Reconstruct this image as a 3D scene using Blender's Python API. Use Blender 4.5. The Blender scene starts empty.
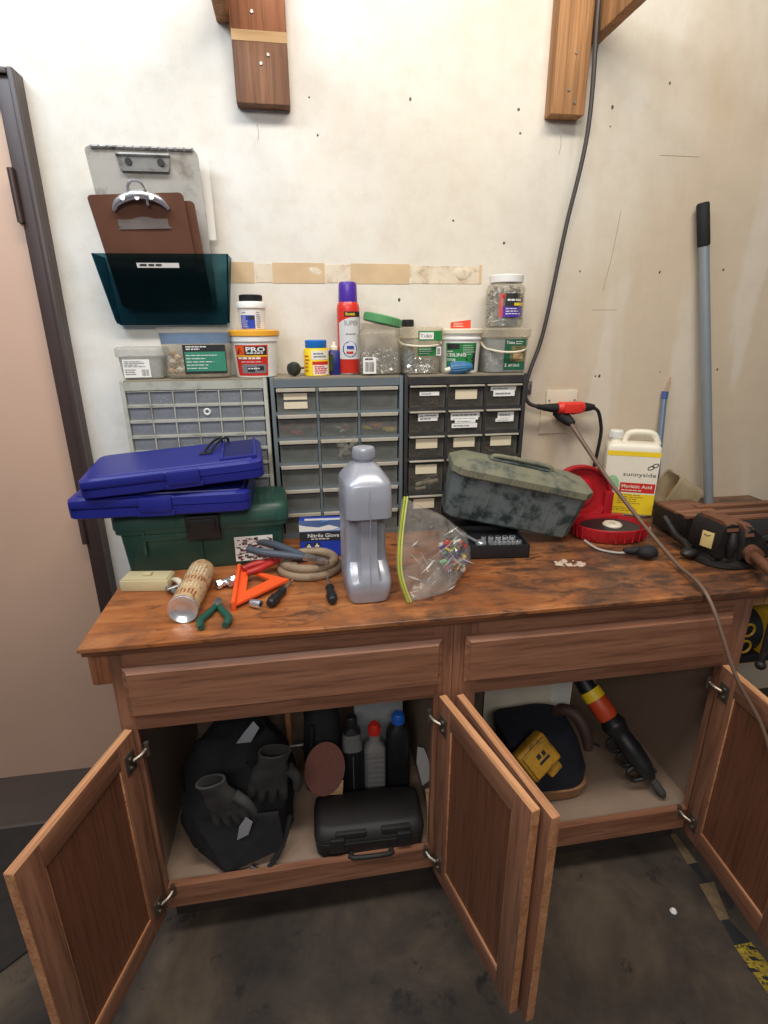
import bpy, bmesh, math, random
from mathutils import Vector, Matrix, Euler, noise
random.seed(7)
C = bpy.context.scene.collection
SC = bpy.context.scene
R_ = math.radians
# ------------------------------------------------------------------ camera, light, exposure
CAM = (0.0186, -1.8188, 1.5471)
YAW, PITCH, ROLL, FPX = 0.1574, 0.3309, -0.0050, 537.46
def cam_axes():
    fwd = Vector((math.sin(YAW), math.cos(YAW), 0)); rt = Vector((math.cos(YAW), -math.sin(YAW), 0)); up = Vector((0, 0, 1))
    f2 = fwd*math.cos(PITCH) - up*math.sin(PITCH); u2 = up*math.cos(PITCH) + fwd*math.sin(PITCH)
    r3 = rt*math.cos(ROLL) + u2*math.sin(ROLL); u3 = u2*math.cos(ROLL) - rt*math.sin(ROLL)
    return r3, u3, f2
cd = bpy.data.cameras.new('camera'); cam = bpy.data.objects.new('camera', cd); C.objects.link(cam)
r3, u3, f2 = cam_axes()
cam.matrix_world = Matrix(((r3.x, u3.x, -f2.x, CAM[0]), (r3.y, u3.y, -f2.y, CAM[1]), (r3.z, u3.z, -f2.z, CAM[2]), (0, 0, 0, 1)))
cd.sensor_fit = 'HORIZONTAL'; cd.sensor_width = 36.0; cd.lens = 36.0*FPX/768; cd.clip_start = 0.01
SC.camera = cam
SC.view_settings.view_transform = 'Standard'; SC.view_settings.look = 'None'
SC.view_settings.gamma = 1.0; SC.view_settings.use_curve_mapping = False
SC.view_settings.exposure = 0.08
W = bpy.data.worlds.new('world'); SC.world = W; W.use_nodes = True
W.node_tree.nodes['Background'].inputs[0].default_value = (0.80, 0.86, 1.0, 1)
W.node_tree.nodes['Background'].inputs[1].default_value = 0.13
def area(name, loc, target, size, sy, power, col):
    l = bpy.data.lights.new(name, 'AREA'); l.shape = 'RECTANGLE'; l.size = size; l.size_y = sy; l.energy = power; l.color = col
    o = bpy.data.objects.new(name, l); C.objects.link(o); o.location = loc
    o.rotation_euler = (Vector(target)-Vector(loc)).to_track_quat('-Z', 'Y').to_euler(); return o
area('ceiling_lamp_warm', (0.45, -1.35, 3.25), (0.35, -0.3, 0.9), 1.8, 0.35, 42, (1.0, 0.92, 0.81))
area('cool_fill_light', (-1.2, -1.2, 3.1), (-0.6, 0, 1.4), 1.0, 0.4, 24, (0.76, 0.88, 1.0))  # added cool fill that turns the left wall bluish
area('far_ceiling_lamp', (-0.5, -3.6, 2.9), (-0.1, -0.2, 1.1), 2.4, 0.6, 42, (1.0, 0.95, 0.90))

# ------------------------------------------------------------------ mesh helper
def S(r, g, b):
    f = lambda c: (c/255/12.92 if c <= 10 else ((c/255+0.055)/1.055)**2.4)
    return (f(r), f(g), f(b), 1.0)
class MB:
    def __init__(s): s.v = []; s.f = []; s.m = []; s.mi = 0; s.M = None
    def add(s, vs, fs):
        n = len(s.v)
        for p in vs:
            p = Vector(p); s.v.append(s.M @ p if s.M else p)
        for f in fs: s.f.append(tuple(i+n for i in f)); s.m.append(s.mi)
        return s
    def mat(s, i): s.mi = i; return s
    def tf(s, loc=(0, 0, 0), rot=(0, 0, 0)):
        s.M = Matrix.Translation(loc) @ Euler([R_(a) for a in rot]).to_matrix().to_4x4(); return s
    def box(s, x0, x1, y0, y1, z0, z1, bev=0, seg=2):
        if not bev:
            return s.add([(x0, y0, z0), (x1, y0, z0), (x1, y1, z0), (x0, y1, z0), (x0, y0, z1), (x1, y0, z1), (x1, y1, z1), (x0, y1, z1)],
                  [(3, 2, 1, 0), (4, 5, 6, 7), (0, 1, 5, 4), (1, 2, 6, 5), (2, 3, 7, 6), (3, 0, 4, 7)])
        bm = bmesh.new(); bmesh.ops.create_cube(bm, size=1)
        for v in bm.verts: v.co = Vector(((x0+x1)/2+v.co.x*(x1-x0), (y0+y1)/2+v.co.y*(y1-y0), (z0+z1)/2+v.co.z*(z1-z0)))
        bmesh.ops.bevel(bm, geom=list(bm.edges), offset=bev, segments=seg, affect='EDGES', profile=0.6)
        return s.grab(bm)
    def grab(s, bm):
        bm.verts.index_update()
        s.add([v.co.copy() for v in bm.verts], [tuple(v.index for v in f.verts) for f in bm.faces]); bm.free(); return s
    def loft(s, rings, c0=True, c1=True):
        n = len(rings[0]); vs = [p for r in rings for p in r]; fs = []
        for k in range(len(rings)-1):
            for i in range(n):
                j = (i+1) % n; fs.append((k*n+i, k*n+j, (k+1)*n+j, (k+1)*n+i))
        if c0: fs.append(tuple(reversed(range(n))))
        if c1: fs.append(tuple(range((len(rings)-1)*n, len(rings)*n)))
        return s.add(vs, fs)
    def lathe(s, prof, n=24, c=(0, 0, 0), cap=True):
        rings = [[(c[0]+r*math.cos(2*math.pi*i/n), c[1]+r*math.sin(2*math.pi*i/n), c[2]+z) for i in range(n)] for r, z in prof]
        return s.loft(rings, cap, cap)
    def cyl(s, p0, p1, r0, r1=None, n=16):
        return s.tube([p0, p1], r0, n, radii=[r0, r0 if r1 is None else r1], sm=0)
    def tube(s, pts, r, n=8, radii=None, sm=4, closed=False):
        pts = [Vector(p) for p in pts]
        if sm and len(pts) > 2:
            out = []; rr = []
            for i in range(len(pts)-1):
                a = pts[max(i-1, 0)]; b = pts[i]; c = pts[i+1]; d = pts[min(i+2, len(pts)-1)]
                for k in range(sm):
                    t = k/sm
                    out.append(0.5*((2*b)+(c-a)*t+(2*a-5*b+4*c-d)*t*t+(3*b-a-3*c+d)*t**3))
                    if radii: rr.append(radii[i]*(1-t)+radii[i+1]*t)
            out.append(pts[-1]); 
            if radii: rr.append(radii[-1]); radii = rr
            pts = out
        rings = []; up = None
        for i, p in enumerate(pts):
            d = (pts[min(i+1, len(pts)-1)]-pts[max(i-1, 0)]).normalized()
            if up is None: up = d.orthogonal().normalized()
            up = (up-d*up.dot(d)).normalized(); sd = d.cross(up); q = radii[i] if radii else r
            rings.append([p+(up*math.cos(2*math.pi*k/n)+sd*math.sin(2*math.pi*k/n))*q for k in range(n)])
        return s.loft(rings)
    def prism(s, poly, ext):
        e = Vector(ext); n = len(poly); a = [Vector(p) for p in poly]
        return s.loft([a, [p+e for p in a]])
    def ball(s, c, r, sc=(1, 1, 1), amp=0, freq=1, sub=3, seed=0):
        bm = bmesh.new(); bmesh.ops.create_icosphere(bm, subdivisions=sub, radius=1)
        for v in bm.verts:
            k = 1+amp*noise.noise(v.co*freq+Vector((seed*3.1, seed, 7)))
            v.co = Vector((c[0]+v.co.x*r*sc[0]*k, c[1]+v.co.y*r*sc[1]*k, c[2]+v.co.z*r*sc[2]*k))
        return s.grab(bm)
    def quad(s, o, u, w):
        o, u, w = Vector(o), Vector(u), Vector(w); return s.add([o, o+u, o+u+w, o+w], [(0, 1, 2, 3)])
    def fmap(s, fn, x0, x1, y0, y1, nx=8):     # a patch bent by fn(x,y)
        vs = []; fs = []
        for i in range(nx+1):
            x = x0+(x1-x0)*i/nx; vs += [fn(x, y0), fn(x, y1)]
        for i in range(nx): fs.append((2*i, 2*i+2, 2*i+3, 2*i+1))
        return s.add(vs, fs)
    def text(s, t, fn, x, y, h, w=None, bold=0.0, align='LEFT', shear=0):
        cu = bpy.data.curves.new('t', 'FONT'); cu.body = t; cu.size = 1; cu.offset = bold; cu.resolution_u = 2; cu.align_x = align; cu.shear = shear
        o = bpy.data.objects.new('t', cu); C.objects.link(o); bpy.context.view_layer.update()
        me = bpy.data.meshes.new_from_object(o)
        xs = [v.co.x for v in me.vertices]; x0, x1 = min(xs), max(xs); k = h/0.70
        kx = (w/(x1-x0)) if w else k
        off = {'LEFT': x0, 'CENTER': (x0+x1)/2}[align]
        s.add([fn(x+(v.co.x-off)*kx, y+v.co.y*k) for v in me.vertices], [tuple(p.vertices) for p in me.polygons])
        bpy.data.objects.remove(o); bpy.data.curves.remove(cu); bpy.data.meshes.remove(me); return s
    def lines(s, fn, x0, x1, y0, y1, n, th=0.35):      # rows of fine print too small to read
        rs = random.Random(n*13+int(abs(x0)*1000)); st = (y1-y0)/n
        for i in range(n):
            y = y1-(i+1)*st; x = x0; end = x0+(x1-x0)*rs.uniform(0.6, 1)
            while x < end:
                wd = (x1-x0)*rs.uniform(0.06, 0.2); s.fmap(fn, x, min(x+wd, end), y+st*0.3, y+st*(0.3+th), 2); x += wd*1.25
        return s
    def bars(s, fn, x0, x1, y0, y1, n=12):
        rs = random.Random(3); x = x0; st = (x1-x0)/n
        for i in range(n): s.fmap(fn, x, x+st*rs.uniform(0.25, 0.7), y0, y1, 1); x += st
        return s
    def build(s, name, mats, parent=None, flat=False, ang=38):
        me = bpy.data.meshes.new(name); me.from_pydata([tuple(v) for v in s.v], [], s.f)
        if not isinstance(mats, (list, tuple)): mats = [mats]
        for m in mats: me.materials.append(m)
        me.polygons.foreach_set('material_index', s.m)
        if not flat:
            me.polygons.foreach_set('use_smooth', [True]*len(s.f)); me.set_sharp_from_angle(angle=R_(ang))
        me.update(); o = bpy.data.objects.new(name, me); C.objects.link(o)
        if parent is not None: o.parent = parent
        return o
def tag(o, label=None, cat=None, group=None, kind=None):
    if label: o['label'] = label
    if cat: o['category'] = cat
    if group: o['group'] = group
    if kind: o['kind'] = kind
    return o
def thing(name, label, cat, loc=(0, 0, 0), rot=(0, 0, 0), group=None, kind=None):
    o = bpy.data.objects.new(name, None); C.objects.link(o); o.empty_display_size = 0.05
    o.location = loc; o.rotation_euler = [R_(a) for a in rot]; return tag(o, label, cat, group, kind)
def single(o, loc, label, cat, rot=(0, 0, 0), group=None, kind=None):
    o.location = loc; o.rotation_euler = [R_(a) for a in rot]; return tag(o, label, cat, group, kind)
def sring(cx, cy, z, rx, ry, e=4.0, n=32):
    out = []
    for i in range(n):
        t = 2*math.pi*(i+0.5)/n; c, q = math.cos(t), math.sin(t)
        out.append(Vector((cx+rx*math.copysign(abs(c)**(2/e), c), cy+ry*math.copysign(abs(q)**(2/e), q), z)))
    return out
def cylmap(r, eps=0.0008, c=(0, 0), a0=0.0):   # label on a round wall, x=0 faces the camera side (-y)
    q = r+eps
    return lambda x, y: Vector((c[0]+q*math.sin(a0+x/q), c[1]-q*math.cos(a0+x/q), y))
def flatmap(y, eps=0.0008, lean=0.0): return lambda x, z: Vector((x, y-eps+lean*z, z))

# ------------------------------------------------------------------ materials
def nodes(name):
    m = bpy.data.materials.new(name); m.use_nodes = True; nt = m.node_tree; return m, nt, nt.nodes['Principled BSDF']
def N(nt, t, **k):
    n = nt.nodes.new(t)
    for a, b in k.items(): setattr(n, a, b)
    return n
def coords(nt, scale=(1, 1, 1), rot=(0, 0, 0)):
    tc = N(nt, 'ShaderNodeTexCoord'); mp = N(nt, 'ShaderNodeMapping'); mp.inputs['Scale'].default_value = scale; mp.inputs['Rotation'].default_value = rot
    nt.links.new(tc.outputs['Object'], mp.inputs['Vector']); return mp.outputs['Vector']
def noi(nt, vec, scale, detail=4, rough=0.55, dist=0.0):
    n = N(nt, 'ShaderNodeTexNoise'); n.inputs['Scale'].default_value = scale; n.inputs['Detail'].default_value = detail
    n.inputs['Roughness'].default_value = rough; n.inputs['Distortion'].default_value = dist
    nt.links.new(vec, n.inputs['Vector']); return n.outputs['Fac']
def ramp(nt, fac, stops):
    r = N(nt, 'ShaderNodeValToRGB'); el = r.color_ramp.elements
    while len(el) < len(stops): el.new(0.5)
    for e, (p, c) in zip(el, stops): e.position = p; e.color = c if len(c) == 4 else (*c, 1)
    nt.links.new(fac, r.inputs['Fac']); return r.outputs['Color']
def mixc(nt, fac, a, b, mode='MIX'):
    n = N(nt, 'ShaderNodeMix', data_type='RGBA', blend_type=mode)
    for k, val in ((0, fac), (6, a), (7, b)):
        if hasattr(val, 'is_linked'): nt.links.new(val, n.inputs[k])
        else: n.inputs[k].default_value = val
    return n.outputs[2]
def mth(nt, op, a, b=None):
    n = N(nt, 'ShaderNodeMath', operation=op)
    for k, val in ((0, a), (1, b)):
        if val is None: continue
        if hasattr(val, 'is_linked'): nt.links.new(val, n.inputs[k])
        else: n.inputs[k].default_value = val
    return n.outputs[0]
def bump(nt, p, h, strength, dist=0.002):
    b = N(nt, 'ShaderNodeBump'); b.inputs['Strength'].default_value = strength; b.inputs['Distance'].default_value = dist
    nt.links.new(h, b.inputs['Height']); nt.links.new(b.outputs['Normal'], p.inputs['Normal'])
def pm(name, col, rough=0.5, metal=0.0, var=0.12, vs=12, bmp=0.0, bs=60, spec=0.5, dirt=None, dlo=0.5, dhi=0.68):
    m, nt, p = nodes(name); p.inputs['Roughness'].default_value = rough; p.inputs['Metallic'].default_value = metal
    p.inputs['Specular IOR Level'].default_value = spec
    vec = coords(nt); f = noi(nt, vec, vs)
    lo = tuple(c*(1-var) for c in col[:3]); hi = tuple(min(1, c*(1+var)) for c in col[:3])
    c = ramp(nt, f, [(0.3, lo), (0.7, hi)])
    if dirt:
        g = ramp(nt, noi(nt, vec, vs*1.7, 6, 0.65), [(dlo, (0, 0, 0)), (dhi, (1, 1, 1))]); c = mixc(nt, g, c, dirt)
    nt.links.new(c, p.inputs['Base Color'])
    if bmp: bump(nt, p, noi(nt, vec, bs), bmp)
    return m
def wood(name, c0, c1, c2, axis, rough=0.42, sc=1.0, fine=1.0):
    m, nt, p = nodes(name); p.inputs['Roughness'].default_value = rough
    s = [26*sc]*3; s[axis] = 1.6*sc
    v = coords(nt, s); a = noi(nt, v, 1.0, 5, 0.6, 0.7)
    s2 = [190*sc*fine]*3; s2[axis] = 5*sc
    b = noi(nt, coords(nt, s2), 1.0, 3, 0.6)
    c = ramp(nt, a, [(0.30, c0), (0.5, c1), (0.72, c2)])
    g = ramp(nt, b, [(0.36, (0.66, 0.66, 0.66)), (0.52, (1, 1, 1))]); c = mixc(nt, 1.0, c, g, 'MULTIPLY')
    nt.links.new(c, p.inputs['Base Color']); bump(nt, p, b, 0.12, 0.001); return m
def clear(name, col, alpha=0.25, rough=0.12, spec=0.5, tint=None):    # thin see-through plastic
    m, nt, p = nodes(name); p.inputs['Base Color'].default_value = col; p.inputs['Roughness'].default_value = rough
    p.inputs['Specular IOR Level'].default_value = spec
    t = N(nt, 'ShaderNodeBsdfTransparent'); t.inputs[0].default_value = tint or tuple(0.7+0.3*c for c in col[:3])+(1,)
    mx = N(nt, 'ShaderNodeMixShader')
    f = ramp(nt, noi(nt, coords(nt), 18), [(0.3, (alpha*0.75,)*3), (0.7, (min(1, alpha*1.25),)*3)])
    nt.links.new(f, mx.inputs[0]); nt.links.new(t.outputs[0], mx.inputs[1]); nt.links.new(p.outputs[0], mx.inputs[2])
    nt.links.new(mx.outputs[0], nt.nodes['Material Output'].inputs['Surface']); return m
M = {}
def wall_mat():
    m, nt, p = nodes('painted_wall'); p.inputs['Roughness'].default_value = 0.55; p.inputs['Specular IOR Level'].default_value = 0.3
    v = coords(nt); sp = N(nt, 'ShaderNodeSeparateXYZ'); nt.links.new(v, sp.inputs[0]); x, z = sp.outputs[0], sp.outputs[2]
    n1 = noi(nt, v, 2.2, 4, 0.6); n2 = noi(nt, coords(nt, (1, 1, 0.35)), 3.5, 5, 0.6, 0.4)
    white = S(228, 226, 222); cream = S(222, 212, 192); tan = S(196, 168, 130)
    c = mixc(nt, ramp(nt, n1, [(0.38, (0, 0, 0)), (0.64, (1, 1, 1))]), white, S(222, 217, 206))
    # cream in the middle, more tan towards the right, broad pale streaks over it
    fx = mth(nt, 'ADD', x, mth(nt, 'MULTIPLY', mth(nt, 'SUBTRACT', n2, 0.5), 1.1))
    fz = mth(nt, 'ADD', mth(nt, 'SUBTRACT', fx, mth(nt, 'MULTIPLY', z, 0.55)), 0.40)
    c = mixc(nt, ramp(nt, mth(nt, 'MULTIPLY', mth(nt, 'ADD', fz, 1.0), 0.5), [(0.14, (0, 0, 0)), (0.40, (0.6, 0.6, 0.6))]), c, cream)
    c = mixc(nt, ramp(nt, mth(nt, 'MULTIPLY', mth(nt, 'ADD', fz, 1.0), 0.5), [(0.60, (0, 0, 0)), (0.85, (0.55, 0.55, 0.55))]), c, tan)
    st = noi(nt, coords(nt, (5.0, 1, 0.9), (0, 0.22, 0)), 1.0, 3, 0.5, 0.2)
    c = mixc(nt, ramp(nt, st, [(0.53, (0, 0, 0)), (0.60, (0.4, 0.4, 0.4))]), c, S(228, 221, 208))
    mo = noi(nt, v, 14, 6, 0.7); c = mixc(nt, ramp(nt, mo, [(0.45, (0, 0, 0)), (0.75, (0.28, 0.28, 0.28))]), c, S(186, 170, 146))
    nt.links.new(c, p.inputs['Base Color'])
    bump(nt, p, mth(nt, 'ADD', noi(nt, v, 170, 2), mth(nt, 'MULTIPLY', noi(nt, v, 40, 2), 0.6)), 0.22, 0.002); return m
def top_mat():
    m, nt, p = nodes('stained_plywood'); p.inputs['Specular IOR Level'].default_value = 0.5
    v = coords(nt); sp = N(nt, 'ShaderNodeSeparateXYZ'); nt.links.new(v, sp.inputs[0]); x = sp.outputs[0]
    g = noi(nt, coords(nt, (2.2, 16, 16), (0, 0, 0.12)), 1.0, 5, 0.62, 1.0)
    c = ramp(nt, g, [(0.25, S(108, 60, 32)), (0.48, S(160, 96, 52)), (0.72, S(190, 126, 76))])
    k = noi(nt, v, 7, 6, 0.65, 0.3)
    bias = mth(nt, 'ADD', k, mth(nt, 'MULTIPLY', x, 0.13))
    c = mixc(nt, ramp(nt, bias, [(0.46, (0, 0, 0)), (0.70, (0.85, 0.85, 0.85))]), c, S(84, 58, 44))
    k2 = noi(nt, coords(nt, (1.4, 4, 4), (0, 0, 0.5)), 6, 6, 0.7, 0.8)
    c = mixc(nt, ramp(nt, mth(nt, 'ADD', k2, mth(nt, 'MULTIPLY', x, 0.08)), [(0.55, (0, 0, 0)), (0.66, (0.8, 0.8, 0.8))]), c, S(58, 42, 34))
    nt.links.new(c, p.inputs['Base Color'])
    nt.links.new(ramp(nt, k, [(0.3, (0.28,)*3), (0.7, (0.55,)*3)]), p.inputs['Roughness']); bump(nt, p, g, 0.15, 0.002); return m
def floor_mat():
    m, nt, p = nodes('stained_concrete'); p.inputs['Roughness'].default_value = 0.7
    v = coords(nt); a = noi(nt, v, 3.0, 6, 0.65, 0.4); b = noi(nt, v, 9, 5, 0.7); d = noi(nt, v, 120, 2)
    c = ramp(nt, a, [(0.32, S(36, 31, 27)), (0.5, S(65, 54, 45)), (0.68, S(92, 79, 64))])
    c = mixc(nt, ramp(nt, b, [(0.60, (0, 0, 0)), (0.68, (0.85, 0.85, 0.85))]), c, S(30, 24, 22))
    nt.links.new(c, p.inputs['Base Color']); bump(nt, p, d, 0.2, 0.002); return m
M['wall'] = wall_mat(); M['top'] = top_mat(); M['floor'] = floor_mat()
OAK = (S(122, 80, 59), S(144, 98, 74), S(160, 114, 88))
M['oakx'] = wood('oak_stain_rail', *OAK, 0, 0.42, 1.0, 0.55); M['oakz'] = wood('oak_stain_stile', *OAK, 2, 0.42, 1.0, 0.55)
M['oakin'] = wood('door_back_panel', S(112, 68, 47), S(118, 73, 51), S(124, 78, 55), 2, 0.5, 1, 0.9)
M['oakedge'] = wood('pale_oak_lit_edge', S(170, 114, 76), S(196, 138, 96), S(214, 158, 112), 0, 0.5)  # pale oak, brightened to stand for light on door edges and beads
M['ply'] = wood('plywood_edge', S(84, 50, 34), S(120, 74, 48), S(150, 98, 64), 0, 0.6)
M['lin'] = pm('cabinet_lining', S(146, 124, 106), 0.6, var=0.05, vs=40, bmp=0.05)
M['beam'] = wood('rough_lumber', S(140, 96, 58), S(176, 126, 80), S(198, 148, 98), 2, 0.7, 0.8)
M['beamred'] = wood('red_brown_lumber', S(124, 74, 46), S(152, 94, 60), S(172, 114, 76), 2, 0.7, 0.8)
M['beamdark'] = wood('brown_lumber', S(100, 66, 46), S(126, 86, 60), S(150, 106, 76), 2, 0.7, 0.8)
M['pale'] = wood('pale_lumber', S(176, 136, 92), S(196, 158, 112), S(212, 178, 132), 0, 0.7)
M['frame'] = pm('dark_brown_door_frame', S(64, 49, 46), 0.4, var=0.06, bmp=0.05)
M['doortan'] = pm('tan_door_paint', S(198, 164, 142), 0.5, var=0.03, vs=4, bmp=0.05, bs=200)
M['black'] = pm('black_plastic', S(30, 30, 32), 0.45, var=0.2); M['blackm'] = pm('black_rubber', S(24, 24, 25), 0.75, var=0.2)
M['cloth'] = pm('black_nylon_cloth', S(25, 26, 29), 0.85, var=0.3, vs=30, bmp=0.4, bs=30)
M['charcoal'] = pm('charcoal_knit', S(58, 56, 54), 0.9, var=0.3, vs=30, bmp=0.5, bs=220)
M['chrome'] = pm('chrome_steel', S(226, 226, 228), 0.25, 0.8, var=0.15); M['steel'] = pm('dull_steel', S(170, 168, 165), 0.4, 0.8, var=0.2, dirt=S(90, 80, 70))
M['zinc'] = pm('zinc_plated_steel', S(168, 174, 182), 0.3, 0.9, var=0.3, vs=60)
M['white'] = pm('white_plastic', S(232, 230, 224), 0.4, var=0.04); M['paper'] = pm('white_paper', S(235, 232, 226), 0.7, var=0.03)
M['ivory'] = pm('ivory_plastic', S(226, 216, 192), 0.4, var=0.05); M['cream'] = pm('cream_tape', S(222, 208, 178), 0.7, var=0.06)
M['ink'] = pm('dark_ink', S(38, 38, 40), 0.7, var=0.05); M['grayink'] = pm('grey_ink', S(120, 122, 126), 0.7, var=0.05)
M['red'] = pm('red_print', S(206, 44, 32), 0.45, var=0.06); M['orange'] = pm('orange_plastic', S(232, 96, 34), 0.42, var=0.05)
M['yellow'] = pm('yellow_print', S(240, 206, 40), 0.45, var=0.05); M['green'] = pm('green_print', S(36, 128, 62), 0.45, var=0.08)
M['blue'] = pm('blue_print', S(34, 62, 168), 0.45, var=0.08); M['purple'] = pm('purple_plastic', S(82, 50, 160), 0.3, var=0.05)
M['clr'] = clear('clear_plastic', S(228, 222, 208), 0.11); M['frost'] = clear('frosted_plastic', S(206, 206, 200), 0.27, 0.3)
M['frost2'] = clear('yellowed_clear_plastic', S(224, 212, 186), 0.30, 0.25)
M['smoke'] = clear('smoked_plastic', S(18, 42, 50), 0.14, 0.12, 0.5, (0.30, 0.47, 0.52, 1))
# ------------------------------------------------------------------ the setting
FZ = -0.07
def struct(o, label=None): return tag(o, label, None, None, 'structure')
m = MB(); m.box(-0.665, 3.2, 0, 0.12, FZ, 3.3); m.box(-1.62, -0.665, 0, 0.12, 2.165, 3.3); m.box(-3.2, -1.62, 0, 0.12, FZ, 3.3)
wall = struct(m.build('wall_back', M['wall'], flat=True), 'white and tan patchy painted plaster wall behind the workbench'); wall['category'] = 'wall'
m = MB(); m.box(-3.2, 3.2, -5.0, 0.12, FZ-0.1, FZ); fl = struct(m.build('floor', M['floor'], flat=True), 'dark stained concrete garage floor'); fl['category'] = 'floor'
# torn strip of wallpaper tape, nail holes and spackle on the wall
M['strip_tan'] = pm('bare_tan_paper', S(206, 178, 140), 0.8, var=0.10, vs=9)
M['strip_pale'] = pm('pale_torn_paper', S(222, 208, 184), 0.8, var=0.12, vs=14, dirt=S(190, 160, 128))
m = MB()
segs = [(-0.160, -0.088, 0), (-0.084, -0.035, 1), (-0.033, 0.125, 0), (0.127, 0.205, 1), (0.205, 0.392, 0), (0.392, 0.50, 1), (0.50, 0.625, 1)]
for a, b, k in segs: m.mat(k).box(a, b, -0.0015, 0.001, 1.677+0.002*k, 1.735-0.004*k)
m.build('torn_tape_strip', [M['strip_tan'], M['strip_pale']], wall)
m = MB(); m.ball((0.565, 0.0, 1.708), 0.03, (1.3, 0.12, 0.7), 0.5, 2, 2); m.ball((0.10, 0, 1.71), 0.035, (1.2, 0.06, 0.5), 0.5, 2, 2, 3); m.build('spackle_patch', M['strip_pale'], wall)
m = MB(); m.box(0.622, 0.630, -0.002, 0.001, 1.68, 1.735); m.build('brown_drip', M['strip_tan'], wall)
holes = [(0.10, 2.16), (0.39, 2.17), (0.72, 2.16), (0.12, 2.07), (0.73, 2.10), (1.02, 2.18), (1.02, 2.13), (1.26, 1.72), (1.50, 1.73), (0.97, 1.72), (1.07, 1.38), (1.085, 1.38),
         (1.32, 1.39), (1.55, 1.395), (0.70, 1.80), (0.71, 1.60), (0.53, 1.86), (0.36, 1.63), (-0.02, 2.31), (1.2, 2.25)]
m = MB()
for i, (x, z) in enumerate(holes): m.ball((x, 0, z), 0.003+0.0009*(i % 3), (1, 0.3, 1.0+0.4*(i % 2)), 0.2, 2, 1, i)
for a, b in (((1.09, 1.90), (1.06, 1.66)), ((1.03, 1.60), (1.12, 1.60)), ((-0.05, 2.09), (-0.05, 2.05)), ((0.86, 2.10), (0.86, 2.05)), ((1.2, 2.06), (1.34, 2.06))):
    m.tube([(a[0], 0, a[1]), ((a[0]+b[0])/2+0.004, 0, (a[1]+b[1])/2), (b[0], 0, b[1])], 0.0006, 5)
m.build('nail_hole', pm('grey_nail_hole', S(92, 80, 68), 0.8), wall)
# door on the left
m = MB(); m.box(-1.60, -0.690, -0.012, 0.03, FZ+0.006, 2.115, 0.003)
d1 = struct(m.build('door_1', M['doortan']), 'tan flush door in a dark brown frame left of the workbench'); d1['category'] = 'door'
m = MB()
m.box(-0.692, -0.640, -0.045, 0.02, FZ, 2.170, 0.004); m.box(-0.655, -0.640, -0.058, -0.04, FZ, 2.170, 0.004); m.box(-1.65, -0.6925, -0.0445, 0.02, 2.110, 2.1695, 0.004); m.box(-1.65, -0.6555, -0.0575, -0.046, 2.155, 2.1695, 0.004)
m.build('door_frame', M['frame'], d1)
for z in (1.885, 0.945):
    m = MB(); m.box(-0.712, -0.690, -0.018, -0.012, z-0.062, z+0.062, 0.002); m.cyl((-0.693, -0.050, z-0.064), (-0.693, -0.050, z+0.064), 0.009, n=12)
    m.box(-0.70, -0.688, -0.05, -0.012, z-0.062, z+0.062)
    m.build('door_hinge', M['frame'], d1)
M['sill'] = pm('dark_rubber_threshold', S(74, 62, 56), 0.6, var=0.1, bmp=0.1); M['matdark'] = pm('black_doormat', S(44, 38, 35), 0.9, var=0.15, vs=30, bmp=0.3, bs=150)
m = MB(); m.prism([(-1.7, 0, FZ), (-1.7, -0.245, FZ), (-1.7, -0.235, FZ+0.006), (-1.7, 0.0, FZ+0.012)], (1.06, 0, 0)); struct(tag(m.build('trim_1', M['sill'], flat=True), 'dark threshold strip along the bottom of the tan door', 'threshold'))
m = MB(); pts = [Vector((-0.72, -0.25, FZ)), Vector((-0.74, -0.55, FZ)), Vector((-0.78, -0.66, FZ)), Vector((-0.86, -0.73, FZ)), Vector((-1.6, -0.77, FZ)), Vector((-1.6, -0.25, FZ))]
m.prism(pts, (0, 0, 0.008)); tag(m.build('doormat', M['matdark'], flat=True), 'dark rubber doormat on the floor before the tan door', 'mat')
# ------------------------------------------------------------------ shelf brackets above
t = thing('shelf_bracket', 'wide reddish board bracket with a pale band, hanging above the clipboards', 'shelf bracket', (-0.026, 0, 2.124), group=None)
m = MB(); m.box(-0.072, 0.072, -0.045, 0, 0, 0.138, 0.003); m.mat(1).box(-0.072, 0.072, -0.045, 0, 0.138, 0.162); m.mat(2).box(-0.074, 0.072, -0.045, 0, 0.162, 0.95, 0.002)
m.build('upright', [M['beamdark'], M['pale'], M['beamred']], t)
m = MB(); m.box(-0.110, -0.074, -0.62, 0.0, 0.19, 0.28, 0.003); m.build('shelf_arm', M['beam'], t)
m = MB()
for x, z in ((0.0, 0.09), (0.02, 0.11), (-0.015, 0.2)): m.cyl((x, -0.048, z), (x, -0.04, z), 0.004, n=8)
m.build('screw_head', M['steel'], t)
t = thing('shelf_bracket', 'narrow golden brown lumber bracket behind the hanging cord', 'shelf bracket', (0.850, 0, 2.138))
m = MB(); m.box(-0.048, 0.056, -0.05, 0, 0, 0.95, 0.003); m.build('upright', M['beam'], t)
m = MB(); m.box(0.070, 0.106, -0.62, 0.0, 0.194, 0.29, 0.003); m.build('shelf_arm', M['beam'], t)
m = MB()
for x, z in ((0.0, 0.06), (0.012, 0.15), (0.02, 0.03)): m.cyl((x, -0.053, z), (x, -0.045, z), 0.004, n=8)
m.build('screw_head', M['steel'], t)
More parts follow.
